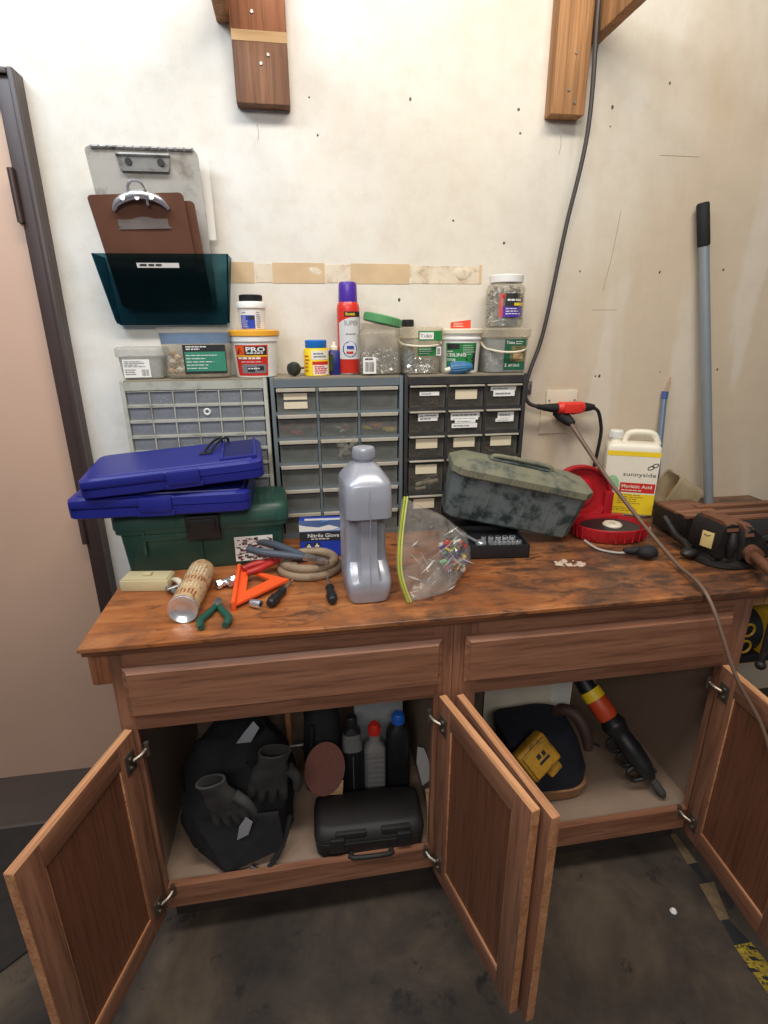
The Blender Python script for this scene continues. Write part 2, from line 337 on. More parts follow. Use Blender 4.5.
# ------------------------------------------------------------------ base cabinets
FY = -0.710
M['hinge'] = pm('dull_nickel', S(128, 118, 106), 0.35, 0.8, var=0.2)
def hinge(parent, sgn, z, th):
    m = MB(); m.box(min(0.012*sgn, 0.045*sgn), max(0.012*sgn, 0.045*sgn), th, th+0.004, z-0.026, z+0.026, 0.001)
    m.cyl((0.03*sgn, th+0.002, z+0.012), (0.03*sgn, th+0.008, z+0.012), 0.006, n=10); m.cyl((0.03*sgn, th+0.002, z-0.014), (0.03*sgn, th+0.008, z-0.014), 0.006, n=10)
    m.tube([(0.024*sgn, th+0.004, z), (0.008*sgn, th+0.016, z+0.004), (-0.012*sgn, th+0.020, z+0.008)], 0.0055, 8)
    m.cyl((-0.012*sgn, th+0.02, z-0.012), (-0.012*sgn, th+0.02, z+0.024), 0.006, n=10)
    m.build('hinge', M['hinge'], parent)
def door(cab, ox, w, sgn, ang, label=None):
    # sgn +1: hinged on the left, free end towards +x when shut; inside face at local +y
    h = 0.602; st = 0.058
    m = MB(); X = lambda a, b: (min(a*sgn, b*sgn), max(a*sgn, b*sgn))
    m.box(*X(0, st), -0.02, 0, 0, h, 0.002); m.box(*X(w-st, w), -0.02, 0, 0, h, 0.002)
    m.mat(1).box(*X(st, w-st), -0.02, 0, 0, st, 0.001); m.box(*X(st, w-st), -0.02, 0, h-st, h, 0.001)
    m.mat(2).box(*X(0, w), -0.0195, -0.0005, h-0.001, h+0.0012); m.box(*X(w-0.001, w+0.0012), -0.0195, -0.0005, 0, h)  # bright edge strips: overhead light put into the wood colour
    d = m.build('cabinet_door', [M['oakz'], M['oakx'], M['oakedge']], cab)
    d.location = (ox-cab.location.x, FY-0.012-cab.location.y, 0.062-cab.location.z); d.rotation_euler = (0, 0, R_(ang))
    m = MB(); m.box(*X(st-0.002, w-st+0.002), -0.013, -0.007, st-0.002, h-st+0.002); m.build('panel', M['oakin'], d)
    m = MB()
    for a, b, c, e in ((st, st+0.004, st, h-st), (w-st-0.004, w-st, st, h-st), (st, w-st, st, st+0.004), (st, w-st, h-st-0.004, h-st)):
        xx = X(a, b); m.box(xx[0], xx[1], -0.007, -0.002, c, e, 0.0012, 1)
    m.build('panel_bead', M['oakedge'], d)  # paler bead colour paints the highlight around the panel
    for z in (0.535, 0.065): hinge(d, sgn, z, 0.0)
    if label: d['label'] = label
    return d
M['toe'] = pm('shaded_toe_board', S(48, 38, 33), 0.8, var=0.15)  # coloured dark to paint in the shade under the cabinet
def cabinet(x0, x1, sl, sr, dr, label, ox1, a1, w1, ox2, a2, w2):
    t = thing('base_cabinet', label, 'cabinet', ((x0+x1)/2, FY, FZ)); cx = (x0+x1)/2
    Z = lambda z: z-FZ; X = lambda x: x-cx
    m = MB(); y0, y1 = 0.02, 0.62
    m.box(X(x0), X(x0)+0.016, y0, y1, Z(0.06), Z(0.872)); m.box(X(x1)-0.016, X(x1), y0, y1, Z(0.06), Z(0.872))
    m.box(X(x0)+0.016, X(x1)-0.016, y1-0.01, y1, Z(0.06), Z(0.872)); m.box(X(x0)+0.016, X(x1)-0.016, y0, y1-0.01, Z(0.104), Z(0.120))
    m.build('carcass', M['lin'], t, flat=True)
    m = MB(); m.box(X(x0), X(sl), 0, 0.02, Z(0.062), Z(0.878), 0.001); m.box(X(sr), X(x1), 0, 0.02, Z(0.062), Z(0.878), 0.001)
    m.mat(1).box(X(sl), X(sr), 0, 0.02, Z(0.655), Z(0.878)); m.box(X(sl), X(sr), 0, 0.02, Z(0.062), Z(0.136))
    m.build('face_frame', [M['oakz'], M['oakx']], t)
    m = MB(); m.box(X(x0)+0.02, X(x1)-0.02, 0.075, 0.09, 0, Z(0.104)); m.build('toe_kick', M['toe'], t)
    a, b = X(dr[0]), X(dr[1]); z0, z1 = Z(0.697), Z(0.830); y = -0.020
    ring = lambda i, yy: [Vector((a+i, yy, z0+i)), Vector((b-i, yy, z0+i)), Vector((b-i, yy, z1-i)), Vector((a+i, yy, z1-i))]
    m = MB(); m.loft([ring(0, 0), ring(0, y*0.45), ring(0.009, y*0.7), ring(0.012, y)]); m.build('drawer_front', M['oakx'], t, flat=True)
    door(t, ox1, w1, 1, a1); door(t, ox2, w2, -1, a2); return t
cabL = cabinet(-0.430, 0.3655, -0.394, 0.320, (-0.4026, 0.3362), 'oak base cabinet below the silver jug, open with two doors and bags inside', -0.402, -107, 0.352, 0.331, 103.8, 0.372)
cabR = cabinet(0.3665, 1.195, 0.430, 1.138, (0.394, 1.135), 'oak base cabinet nearer the vise, open with a pruning saw inside', 0.395, -78.7, 0.385, 1.131, 86.5, 0.362)
# ------------------------------------------------------------------ worktop
t = thing('worktop', 'stained plywood worktop lying across both cabinets', 'worktop', (0, -0.37, 0.90))
m = MB(); m.box(-0.476, 1.80, -0.370, 0.368, -0.011, 0.0, 0.0015, 1); m.mat(1).box(-0.470, 1.80, -0.366, 0.368, -0.022, -0.011, 0.001, 1)
m.build('top_board', [M['top'], M['ply']], t)
m = MB(); m.box(-0.474, -0.431, -0.335, -0.29, -0.118, -0.022, 0.006); m.build('wooden_cleat', M['beamred'], t)
m = MB(); m.box(1.20, 1.8, -0.25, -0.23, -0.12, -0.022); m.build('apron_board', M['beam'], t)
m = MB().tf((0.72, -0.145, 0.0004), (0, 0, -14))
rs = random.Random(4)
for i in range(26): 
    x, y, w_, h_ = rs.uniform(0, 0.075), rs.uniform(0, 0.04), rs.uniform(0.006, 0.016), rs.uniform(0.003, 0.02)
    m.quad((x, y, 0.00005*i/26), (w_, rs.uniform(-0.004, 0.004), 0), (rs.uniform(-0.004, 0.004), h_, 0))
m.build('chalky_paint_mark', pm('worn_white_paint', S(196, 172, 152), 0.8, var=0.2), t)
# ------------------------------------------------------------------ small parts cabinets
M['cabA'] = pm('dusty_grey_cabinet', S(172, 172, 160), 0.6, var=0.08, vs=6, dirt=S(120, 112, 96)); M['cabB'] = pm('blue_grey_cabinet', S(98, 108, 114), 0.5, var=0.1, vs=6, dirt=S(110, 104, 92))
M['cabC'] = pm('black_cabinet', S(44, 43, 43), 0.55, var=0.15, vs=6, dirt=S(70, 64, 56)); M['dust'] = pm('dusty_top', S(140, 130, 112), 0.9, var=0.12)
M['drA'] = clear('grey_drawer_front', S(176, 180, 186), 0.36, 0.18); M['drB'] = clear('dusty_drawer_front', S(156, 158, 152), 0.26, 0.3); M['drC'] = clear('clear_drawer_front', S(138, 132, 122), 0.17, 0.15)
M['lip'] = pm('dusty_drawer_lip', S(176, 168, 152), 0.7, var=0.1, vs=30)
M['inner'] = pm('drawer_inner_tray', S(140, 138, 134), 0.7, var=0.2)  # plain grey of the inner drawer trays
def parts_cabinet(x0, x1, mat, label, cols, rows, front, lipmat, lip, fw):
    w = x1-x0; D = 0.166; H = 0.508
    t = thing('parts_cabinet', label, 'parts cabinet', ((x0+x1)/2, -D-0.004, 0.90)); xa, xb = -w/2, w/2
    m = MB(); e = 0.012
    m.box(xa, xa+e, 0, D, 0, H, 0.003); m.box(xb-e, xb, 0, D, 0, H, 0.003); m.box(xa+e, xb-e, 0.001, D, H-0.028, H-0.0045); m.box(xa+e, xb-e, 0.001, D, 0, 0.014); m.box(xa+e, xb-e, D-0.006, D, 0.014, H-0.026)
    m.mat(1).box(xa+e, xb-e, 0.003, D-0.004, H-0.005, H)
    zs = []; z = H-0.028; cw = (w-2*e)/cols[0]
    for (n, h) in rows:
        m.mat(0).box(xa+e, xb-e, 0.002, D-0.01, z-h-fw/2, z-h+fw/2)
        for k in range(1, n): 
            xx = xa+e+(w-2*e)*k/n; m.box(xx-fw/3, xx+fw/3, 0.003, D-0.01, z-h, z)
        zs.append((n, z-h+fw/2, z-fw*0.25)); z -= h
    m.build('housing', [mat, M['dust']], t)
    proto = {}; out = []
    for r, (n, za, zb) in enumerate(zs):
        cw = (w-2*e)/n; ww = cw-fw*0.9; hh = zb-za
        for k in range(n):
            key = (n, round(hh, 4))
            if key not in proto:
                m = MB(); g = 0.0015
                m.box(-ww/2, ww/2, 0.006, 0.008, 0, hh-0.001, 0.0006, 1)
                m.mat(1).box(-ww/2+g, ww/2-g, 0.03, D-0.012, 0.001, 0.004); m.box(-ww/2+g, -ww/2+g+0.0015, 0.008, D-0.012, 0.001, hh*0.8); m.box(ww/2-g-0.0015, ww/2-g, 0.008, D-0.012, 0.001, hh*0.8)
                if lip: m.mat(2).box(-ww/2, ww/2, -0.006, 0.010, hh-lip, hh, 0.0008, 1)
                else: m.mat(2).box(-ww/2, ww/2, 0.004, 0.006, 0, 0.0022); m.box(-ww/2, ww/2, 0.002, 0.006, hh-0.003, hh-0.001)
                d = m.build('drawer', [front, M['inner'], lipmat], t); proto[key] = d
            else:
                d = proto[key].copy(); C.objects.link(d); d.parent = t
            d.location = (xa+e+cw*(k+0.5), 0, za); out.append((r, k, d, ww, hh))
    return t, out
r6 = [(6, 0.0445)]*9 + [(4, 0.068)]
cA, dA = parts_cabinet(-0.474, -0.066, M['cabA'], 'dusty light grey parts cabinet with six small drawers per row', (6,), r6, M['drA'], M['cabA'], 0.0, 0.0055)
cB, dB = parts_cabinet(-0.058, 0.342, M['cabB'], 'blue grey parts cabinet with three drawers per row, behind the silver jug', (3,), [(3, 0.0785)]*6, M['drB'], M['lip'], 0.010, 0.011)
cCc, dC = parts_cabinet(0.346, 0.742, M['cabC'], 'black parts cabinet with paper labels on its clear drawers', (3,), [(3, 0.0785)]*3+[(3, 0.118)]*2, M['drC'], M['lip'], 0.005, 0.012)
# paper labels on the black cabinet's drawers and things showing through the other fronts
lab = {(0, 0): [(0.05, 0.55, 0.55, 0.72)], (0, 1): [(0, 0.62, 0.36, 0.78)], (0, 2): [(-0.02, 0.74, 0.70, 0.90), (0.0, 0.62, 0.45, 0.70)], (1, 0): [(0.02, 0.55, 0.55, 0.88), (0.1, 0.44, 0.70, 0.90)],
       (1, 1): [(0, 0.84, 0.66, 0.90), (-0.02, 0.80, 0.55, 0.68), (0, 0.6, 0.42, 0.56), (-0.02, 0.74, 0.2, 0.40)], (1, 2): [(0.1, 0.48, 0.42, 0.86), (0.05, 0.5, 0.42, 0.56)], (2, 0): [(0, 0.62, 0.42, 0.86)], (2, 1): [(0, 0.62, 0.42, 0.86)], (2, 2): [(0, 0.62, 0.42, 0.86)],
       (3, 0): [(0, 0.62, 0.58, 0.86)], (3, 1): [(0, 0.62, 0.58, 0.86)], (3, 2): [(0, 0.62, 0.58, 0.86)], (4, 0): [(-0.05, 0.62, 0.58, 0.88)], (4, 1): [(0, 0.6, 0.58, 0.86)], (4, 2): [(0, 0.6, 0.58, 0.86)]}
for r, k, d, ww, hh in dC:
    m = MB()
    for i, (cx, wd, a, b) in enumerate(lab.get((r, k), [])):
        f = flatmap(0.0045-0.0012*i); x0, x1 = (cx-wd/2)*ww, (cx+wd/2)*ww
        m.mat(0 if r < 2 and (r, k) != (0, 1) else 1).box(x0, x1, 0.0040-0.0012*i, 0.0058-0.0012*i, a*hh, b*hh)
        if r < 2 and (r, k) != (0, 1): m.mat(2).lines(flatmap(0.0038-0.0012*i), x0+0.006, x1-0.006, a*hh+0.003, b*hh-0.003, max(1, int((b-a)*hh/0.011)), 0.4)
    if m.v: m.build('drawer_label', [M['paper'], M['cream'], M['grayink']], d)
def junk(d, ww, hh, cols, n, seed, size=0.012, top=0.5):
    m = MB(); rs = random.Random(seed)
    for i in range(n):
        m.mi = i % len(cols); x, z = rs.uniform(-ww*0.36, ww*0.36), rs.uniform(0.008, hh*top); a = rs.uniform(-1, 1)
        m.cyl((x-size*math.cos(a), 0.016+rs.uniform(0, 0.012), z-size*0.5*math.sin(a)), (x+size*math.cos(a), 0.016+rs.uniform(0, 0.012), z+size*0.5*math.sin(a)), size*rs.uniform(0.25, 0.5), n=7)
    m.build('drawer_contents', cols, d)
for r, k, d, ww, hh in dC:
    if (r, k) in ((3, 0), (4, 0)): junk(d, ww, hh, [M['zinc'], M['steel'], M['ivory']], 26, r, 0.017, 0.55)
    elif r in (0, 2) or k == 0: junk(d, ww, hh, [M['steel'], M['beamdark'], M['black']], 10, r*3+k, 0.010, 0.35)
for r, k, d, ww, hh in dB:
    if (r, k) == (0, 0):
        m = MB(); m.box(-ww*0.32, ww*0.28, 0.0042, 0.006, hh*0.52, hh*0.78); m.box(-ww*0.32, ww*0.28, 0.0042, 0.006, hh*0.14, hh*0.42); m.build('drawer_label', M['cream'], d)
    if (r, k) == (1, 0): junk(d, ww, hh, [M['red']], 9, 5, 0.014, 0.55)
    if (r, k) == (1, 1): junk(d, ww, hh, [M['red'], M['white']], 8, 6, 0.010, 0.45)
    if (r, k) == (1, 2): junk(d, ww, hh, [M['orange'], M['yellow'], M['steel']], 8, 8, 0.018, 0.45)
    if (r, k) == (2, 1):
        m = MB(); rs = random.Random(2)
        for i in range(9):
            x, z = rs.uniform(-0.03, 0.03), rs.uniform(0.005, 0.05); m.add([(x, -0.005, z), (x+rs.uniform(0.01, 0.04), -0.016, z+rs.uniform(-0.01, 0.02)), (x+rs.uniform(-0.02, 0.03), -0.008, z+rs.uniform(0.02, 0.045))], [(0, 1, 2)])
        m.build('plastic_wrap', M['clr'], d)
for r, k, d, ww, hh in dA:
    if (r, k) in ((0, 1), (0, 4), (2, 2), (3, 2), (1, 5)): junk(d, ww, hh, [M['zinc'], M['white']], 9, r*7+k, 0.009, 0.5)
    if (r, k) == (0, 3): junk(d, ww, hh, [M['pale'], M['cream']], 12, 4, 0.010, 0.85)
    if (r, k) == (1, 3):
        m = MB(); m.tube([(0.008*math.cos(i*math.pi/6)-0.006, 0.005, 0.021+0.008*math.sin(i*math.pi/6)) for i in range(13)], 0.003, 6, sm=0); m.build('washer', M['white'], d)
# ------------------------------------------------------------------ things along the cabinet tops
TZ = 1.4085
def shell(prof, e, n=32, wall=0.0015):          # open-topped container: outer wall then inner wall
    rings = [sring(0, 0, z, rx, ry, e, n) for rx, ry, z in prof]
    rings += [sring(0, 0, max(z, prof[0][2]+wall), rx-wall, ry-wall, e, n) for rx, ry, z in reversed(prof)]
    return rings
def hardware(name, label, loc, rx, ry, h, n, seed, cols, size=0.012, cat='hardware', e=4, heads=True, rot=(0, 0, 0), mound=0.0):
    m = MB(); rs = random.Random(seed)
    m.mi = len(cols)-1; m.loft([sring(0, 0, 0.0, rx*0.8, ry*0.8, e, 20), sring(0, 0, h*0.40, rx*0.8, ry*0.8, e, 20), sring(0, 0, h*0.65, rx*0.45, ry*0.45, e, 20)])
    n = int(n*1.7)
    for i in range(n):
        m.mi = i % len(cols); a = rs.uniform(0, 6.28); q = rs.uniform(0.45, 0.9)**0.6
        k = Vector((rx*q*math.cos(a), ry*q*math.sin(a), rs.uniform(size*0.5, h*(1-0.4*q+mound))))
        d = Vector((rs.gauss(0, 1), rs.gauss(0, 1), rs.gauss(0, 0.7))).normalized()*size
        p0, p1 = k-d, k+d
        for p in (p0, p1):
            p.x = max(-rx*0.93, min(rx*0.93, p.x)); p.y = max(-ry*0.93, min(ry*0.93, p.y)); p.z = max(0.001, p.z)
        if (p1-p0).length < 0.002: continue
        m.cyl(p0, p1, size*0.16, n=6)
        if heads: m.cyl(p1-(p1-p0).normalized()*size*0.3, p1, size*0.42, n=6)
    return single(m.build(name, cols), loc, label, cat, rot, kind='stuff')
def barcode_label(m, f, x0, x1, z0, z1, bg=0, ink=1): m.mat(bg).fmap(f, x0, x1, z0, z1, 6)
# small tub with a white label
t = thing('plastic_tub', 'small translucent grey tub with a white label, leftmost on the light grey cabinet', 'tub', (-0.418, -0.092, TZ), (0, 0, 3))
m = MB(); m.loft(shell([(0.052, 0.045, 0), (0.057, 0.049, 0.004), (0.063, 0.053, 0.062)], 5)); m.build('tub_body', M['frost'], t)
m = MB(); m.loft([sring(0, 0, 0.062, 0.067, 0.057, 5), sring(0, 0, 0.064, 0.069, 0.059, 5), sring(0, 0, 0.084, 0.070, 0.060, 5), sring(0, 0, 0.088, 0.066, 0.056, 5)]); m.build('lid', M['frost'], t)
m = MB(); f = lambda x, z: Vector((x, -0.0505-0.06*z, z)); m.fmap(f, -0.048, 0.024, 0.006, 0.056); g = lambda x, z: f(x, z)+Vector((0, -0.0006, 0))
m.mat(1).lines(g, -0.044, 0.018, 0.034, 0.052, 4, 0.45); m.lines(g, -0.044, -0.008, 0.012, 0.03, 3, 0.45); m.bars(g, 0.0, 0.02, 0.010, 0.028, 10); m.build('label', [M['paper'], M['grayink']], t)
# blue tinted tub
t = thing('plastic_tub', 'blue tinted clear tub with a green and black label, left of the orange lidded bucket', 'tub', (-0.260, -0.10, TZ), (0, 0, 2)); t.scale = (1, 1, 1.18)
m = MB(); m.loft(shell([(0.080, 0.05, 0), (0.086, 0.055, 0.004), (0.100, 0.066, 0.108)], 6)); m.build('tub_body', M['clr'], t)
M['bluelid'] = clear('blue_tinted_lid', S(92, 142, 196), 0.6, 0.25)
m = MB(); m.loft([sring(0, 0, 0.108, 0.104, 0.070, 6), sring(0, 0, 0.118, 0.105, 0.071, 6), sring(0, 0, 0.121, 0.096, 0.062, 6)]); m.mat(1).loft([sring(0, 0, 0.082, 0.0955, 0.0625, 6), sring(0, 0, 0.107, 0.0985, 0.0655, 6)], False, False); m.build('lid', [M['clr'], M['bluelid']], t)
m = MB(); f = lambda x, z: Vector((x, -0.0562-0.105*z, z)); m.fmap(f, -0.035, 0.082, 0.012, 0.080); g = lambda x, z: f(x, z)+Vector((0, -0.0006, 0)); h = lambda x, z: f(x, z)+Vector((0, -0.0012, 0))
m.mat(1).fmap(g, -0.031, 0.080, 0.018, 0.064); m.mat(2).lines(h, -0.028, 0.06, 0.022, 0.060, 5, 0.25); m.mat(2).lines(g, -0.026, 0.03, 0.067, 0.078, 2, 0.5)
M['teal'] = pm('teal_green_print', S(58, 138, 110), 0.5, var=0.12, vs=30); m.build('label', [M['ink'], M['teal'], M['paper']], t)
m = MB(); rs = random.Random(5)
for i in range(30): m.mi = i % 2; x, y, z = rs.uniform(-0.075, -0.03), rs.uniform(-0.04, 0.04), rs.uniform(0.01, 0.07); m.ball((x, y, z), 0.011, (1, 0.6, 0.7), 0.3, 3, 1, i)
single(m.build('drywall_anchors', [M['pale'], M['ivory']]), (-0.262, -0.10, TZ+0.002), 'tan anchors piled inside the blue tinted clear tub', 'anchors', kind='stuff')
# white bucket with an orange lid
t = thing('putty_bucket', 'white round bucket with an orange lid and a red and orange label', 'bucket', (-0.097, -0.098, TZ)); t.scale = (1, 1, 1.05)
m = MB(); m.lathe([(0.058, 0), (0.060, 0.002), (0.068, 0.095), (0.0715, 0.097), (0.0715, 0.112), (0.069, 0.114)], 40); m.build('bucket_body', M['white'], t)
m = MB(); m.lathe([(0.0715, 0.110), (0.0745, 0.112), (0.0745, 0.124), (0.072, 0.127), (0.066, 0.127), (0.064, 0.1245)], 40); m.build('lid', pm('orange_yellow_lid', S(236, 168, 48), 0.4, var=0.04), t)
kk = (0.068-0.060)/0.093
def cone(r0, k, e): return lambda x, z: Vector(((r0+k*z+e)*math.sin(x/0.064), -(r0+k*z+e)*math.cos(x/0.064), z))
f, g, h, h2 = [cone(0.060, kk, 0.0008+0.0006*i) for i in range(4)]
m = MB(); m.fmap(f, -0.058, 0.040, 0.006, 0.088, 14); m.mat(1).fmap(g, -0.056, 0.038, 0.062, 0.085, 14); m.mat(4).fmap(g, -0.058, 0.040, 0.0575, 0.0605, 14)
m.mat(2).fmap(h, -0.026, 0.036, 0.0625, 0.0845, 10); m.mat(3).text('PRO', h2, -0.021, 0.071, 0.0115, 0.052, 0.03); m.lines(h2, -0.02, 0.034, 0.0635, 0.069, 1, 0.6)
m.mat(0).add([h(-0.054, 0.0635), h(-0.030, 0.0635), h(-0.042, 0.083)], [(0, 1, 2)]); m.mat(2).add([h2(-0.050, 0.065), h2(-0.042, 0.065), h2(-0.042, 0.076)], [(0, 1, 2)])
m.mat(3).lines(h, -0.048, 0.034, 0.048, 0.0565, 1, 0.6); m.lines(h, -0.04, 0.034, 0.041, 0.046, 1, 0.3); m.mat(5).fmap(g, -0.040, 0.034, 0.013, 0.037, 10); m.mat(2).fmap(h, -0.022, 0.000, 0.017, 0.030, 4); m.fmap(h, 0.006, 0.026, 0.020, 0.032, 4); m.mat(3).lines(h, -0.02, 0.02, 0.022, 0.028, 1, 0.6)
m.build('label', [M['red'], M['orange'], M['ink'], M['white'], M['yellow'], M['grayink']], t)
# white jar with a black cap
t = thing('paste_jar', 'small white jar with a blue label and black cap, standing on the orange lid', 'jar', (-0.098, -0.10, TZ+0.1335))
m = MB(); m.lathe([(0.034, 0), (0.036, 0.002), (0.039, 0.058), (0.043, 0.060), (0.043, 0.073), (0.040, 0.077), (0.03, 0.078)], 32); m.build('jar_body', M['white'], t)
m = MB(); m.lathe([(0.031, 0.078), (0.032, 0.080), (0.032, 0.094), (0.030, 0.096)], 24)
for i in range(20): a = i*math.pi/10; m.cyl((0.0322*math.cos(a), 0.0322*math.sin(a), 0.081), (0.0322*math.cos(a), 0.0322*math.sin(a), 0.094), 0.0012, n=5)
m.build('cap', M['black'], t)
m = MB(); f, g, h = [cylmap(0.0375, 0.001+0.0006*i) for i in range(3)]; m.fmap(f, -0.034, 0.010, 0.004, 0.040, 10); m.mat(1).fmap(g, -0.008, 0.009, 0.028, 0.038, 4); m.mat(2).lines(g, -0.030, -0.010, 0.006, 0.038, 6, 0.3); m.mat(3).lines(f, 0.014, 0.030, 0.004, 0.05, 9, 0.4); m.lines(f, -0.03, -0.008, 0.043, 0.05, 1, 0.5)
m.build('label', [M['blue'], M['ink'], M['white'], M['grayink']], t)
# small wire cup brush lying on its side
t = thing('wire_brush', 'small dark round wire brush lying left of the yellow tin', 'wire brush', (0.021, -0.115, TZ), (0, 0, -38))
m = MB(); m.lathe([(0.019, 0), (0.021, 0.008), (0.018, 0.022), (0.008, 0.026)], 20); b = m.build('cup', pm('dark_green_black_iron', S(52, 56, 50), 0.5, 0.3, var=0.4, vs=60), t); b.rotation_euler = (R_(90), 0, 0); b.location = (0, 0.0, 0.0215)
m = MB(); rs = random.Random(8)
for i in range(90):
    a = rs.uniform(0, 6.28); q = rs.uniform(0.004, 0.018); m.tube([(q*math.cos(a), 0, q*math.sin(a)), (q*1.12*math.cos(a+0.2), -0.010, q*1.1*math.sin(a+0.2)), (q*1.1*math.cos(a+0.1), 0.0-0.02, q*1.1*math.sin(a))], 0.0009, 4, sm=0)
b = m.build('bristles', M['black'], t); b.location = (0, 0, 0.0215)
m = MB(); m.cyl((0, 0.026, 0.0215), (0, 0.045, 0.0215), 0.0035, n=8); m.build('shank', M['steel'], t)
# yellow tin
t = thing('epoxy_tin', 'yellow and white tin with a bright blue lid', 'tin', (0.084, -0.105, TZ)); t.scale = (1, 1, 1.05)
m = MB(); m.lathe([(0.036, 0), (0.038, 0.001), (0.038, 0.073), (0.036, 0.076), (0.030, 0.077)], 32); m.build('tin_body', M['yellow'], t)
m = MB(); m.lathe([(0.031, 0.077), (0.0325, 0.079), (0.0325, 0.097), (0.030, 0.099)], 28); m.build('lid', pm('bright_blue_cap', S(28, 110, 196), 0.4, var=0.05), t)
m = MB(); f, g = cylmap(0.038), cylmap(0.038, 0.0015); m.fmap(f, -0.016, 0.04, 0.046, 0.070, 10); m.mat(1).lines(g, -0.010, 0.034, 0.050, 0.066, 2, 0.5); m.mat(2).fmap(f, -0.014, 0.04, 0.032, 0.041, 10); m.mat(0).fmap(f, -0.012, 0.04, 0.004, 0.031, 8); m.mat(2).lines(g, -0.008, 0.036, 0.006, 0.029, 4, 0.6); m.mat(2).lines(f, -0.044, -0.02, 0.01, 0.06, 5, 0.4)
m.build('label', [M['paper'], M['grayink'], M['red']], t)
# blue glue bottle
t = thing('glue_bottle', 'small dark blue bottle with a white tip, between the yellow tin and the spray can', 'bottle', (0.140, -0.088, TZ))
m = MB(); m.loft([sring(0, 0, 0, 0.019, 0.013, 3, 24), sring(0, 0, 0.003, 0.021, 0.014, 3, 24), sring(0, 0, 0.068, 0.021, 0.014, 3, 24), sring(0, 0, 0.074, 0.014, 0.011, 2, 24)]); m.build('bottle_body', pm('navy_plastic', S(30, 38, 110), 0.35, var=0.08), t)
m = MB(); m.lathe([(0.013, 0.074), (0.013, 0.082), (0.008, 0.086), (0.006, 0.096), (0.003, 0.098)], 16); m.build('tip', M['ivory'], t)
m = MB(); m.mat(0).fmap(flatmap(-0.0142), -0.016, -0.004, 0.012, 0.06, 2); m.mat(1).lines(flatmap(-0.0148), -0.015, -0.005, 0.014, 0.058, 7, 0.3); m.build('label', [M['ink'], M['green']], t)
# spray can
t = thing('spray_can', 'tall red and grey spray can with a purple cap', 'spray can', (0.187, -0.082, TZ))
M['canred'] = pm('red_paint_can', S(214, 52, 40), 0.3, var=0.05); M['canwhite'] = pm('grey_white_can_print', S(212, 212, 210), 0.35, var=0.03)
m = MB(); m.lathe([(0.033, 0), (0.0345, 0.002), (0.0345, 0.19), (0.033, 0.202), (0.028, 0.212)], 36); m.mat(1).lathe([(0.0348, 0.0), (0.0355, 0.001), (0.0355, 0.004), (0.0345, 0.005)], 36); m.build('can_body', [M['canred'], M['steel']], t)
m = MB(); m.lathe([(0.0282, 0.210), (0.0288, 0.212), (0.0272, 0.258), (0.0245, 0.2665), (0.018, 0.268)], 30); m.build('cap', M['purple'], t)
m = MB(); f, g, h = [cylmap(0.0345, 0.0006*(i+1)) for i in range(3)]; q = 0.0345
def can_top(x): return 0.150+0.018*math.sin(min(1, max(0, (x+0.04)/0.055))*math.pi/2)
nx = 16; vs = []
for i in range(nx+1): x = -0.036+0.086*i/nx; vs += [f(x, 0.047), f(x, can_top(x))]
m.add(vs, [(2*i, 2*i+2, 2*i+3, 2*i+1) for i in range(nx)])
m.mat(1).fmap(g, -0.016, 0.042, 0.170, 0.184, 10); m.mat(2).text('Scotch', h, -0.012, 0.1735, 0.0075, 0.030, 0.03); m.mat(3).text('SUPER', g, -0.017, 0.145, 0.0135, 0.046, 0.0); m.lines(g, -0.012, 0.03, 0.116, 0.124, 1, 0.4)
m.mat(4).add([g(0.0+0.0235*math.cos(a*math.pi/12), 0.076+0.0235*math.sin(a*math.pi/12)) for a in range(24)], [tuple(range(24))]); m.mat(0).add([h(0.0+0.020*math.cos(a*math.pi/12), 0.076+0.020*math.sin(a*math.pi/12)) for a in range(24)], [tuple(range(24))])
h3 = cylmap(0.0345, 0.0026); m.mat(4).fmap(h3, -0.010, 0.012, 0.078, 0.086, 5); m.mat(5).fmap(h3, -0.012, 0.010, 0.064, 0.070, 5)
m.build('label', [M['canwhite'], M['ink'], M['yellow'], M['grayink'], M['blue'], M['red']], t)
# clear jar full of hardware, green lid askew
t = thing('hardware_jar', 'square clear jar of zinc hardware with a crooked green lid', 'jar', (0.277, -0.100, TZ))
m = MB(); m.loft(shell([(0.060, 0.050, 0), (0.066, 0.055, 0.006), (0.066, 0.055, 0.118), (0.060, 0.050, 0.128), (0.052, 0.046, 0.132), (0.052, 0.046, 0.150)], 4.5)); m.build('jar_body', M['clr'], t)
m = MB(); m.lathe([(0.056, 0), (0.058, 0.002), (0.058, 0.022), (0.055, 0.025)], 36)
for i in range(40): a = i*math.pi/20; m.cyl((0.0583*math.cos(a), 0.0583*math.sin(a), 0.003), (0.0583*math.cos(a), 0.0583*math.sin(a), 0.022), 0.0012, n=4)
b = m.build('lid', pm('dusty_green_lid', S(86, 150, 96), 0.5, var=0.06), t); b.location = (0.010, 0, 0.148); b.rotation_euler = (0, R_(12.5), 0)
m = MB(); f = flatmap(-0.0556); g = flatmap(-0.0562); m.fmap(f, -0.056, -0.016, 0.006, 0.054); m.mat(1).bars(g, -0.050, -0.022, 0.012, 0.040, 14); m.lines(g, -0.05, -0.02, 0.044, 0.051, 1, 0.7); m.build('label', [M['paper'], M['ink']], t)
hardware('zinc_hardware', 'shiny zinc screws and fittings heaped inside the jar with the green lid', (0.277, -0.100, TZ+0.003), 0.058, 0.047, 0.092, 190, 3, [M['zinc'], M['chrome'], M['steel']], 0.012)
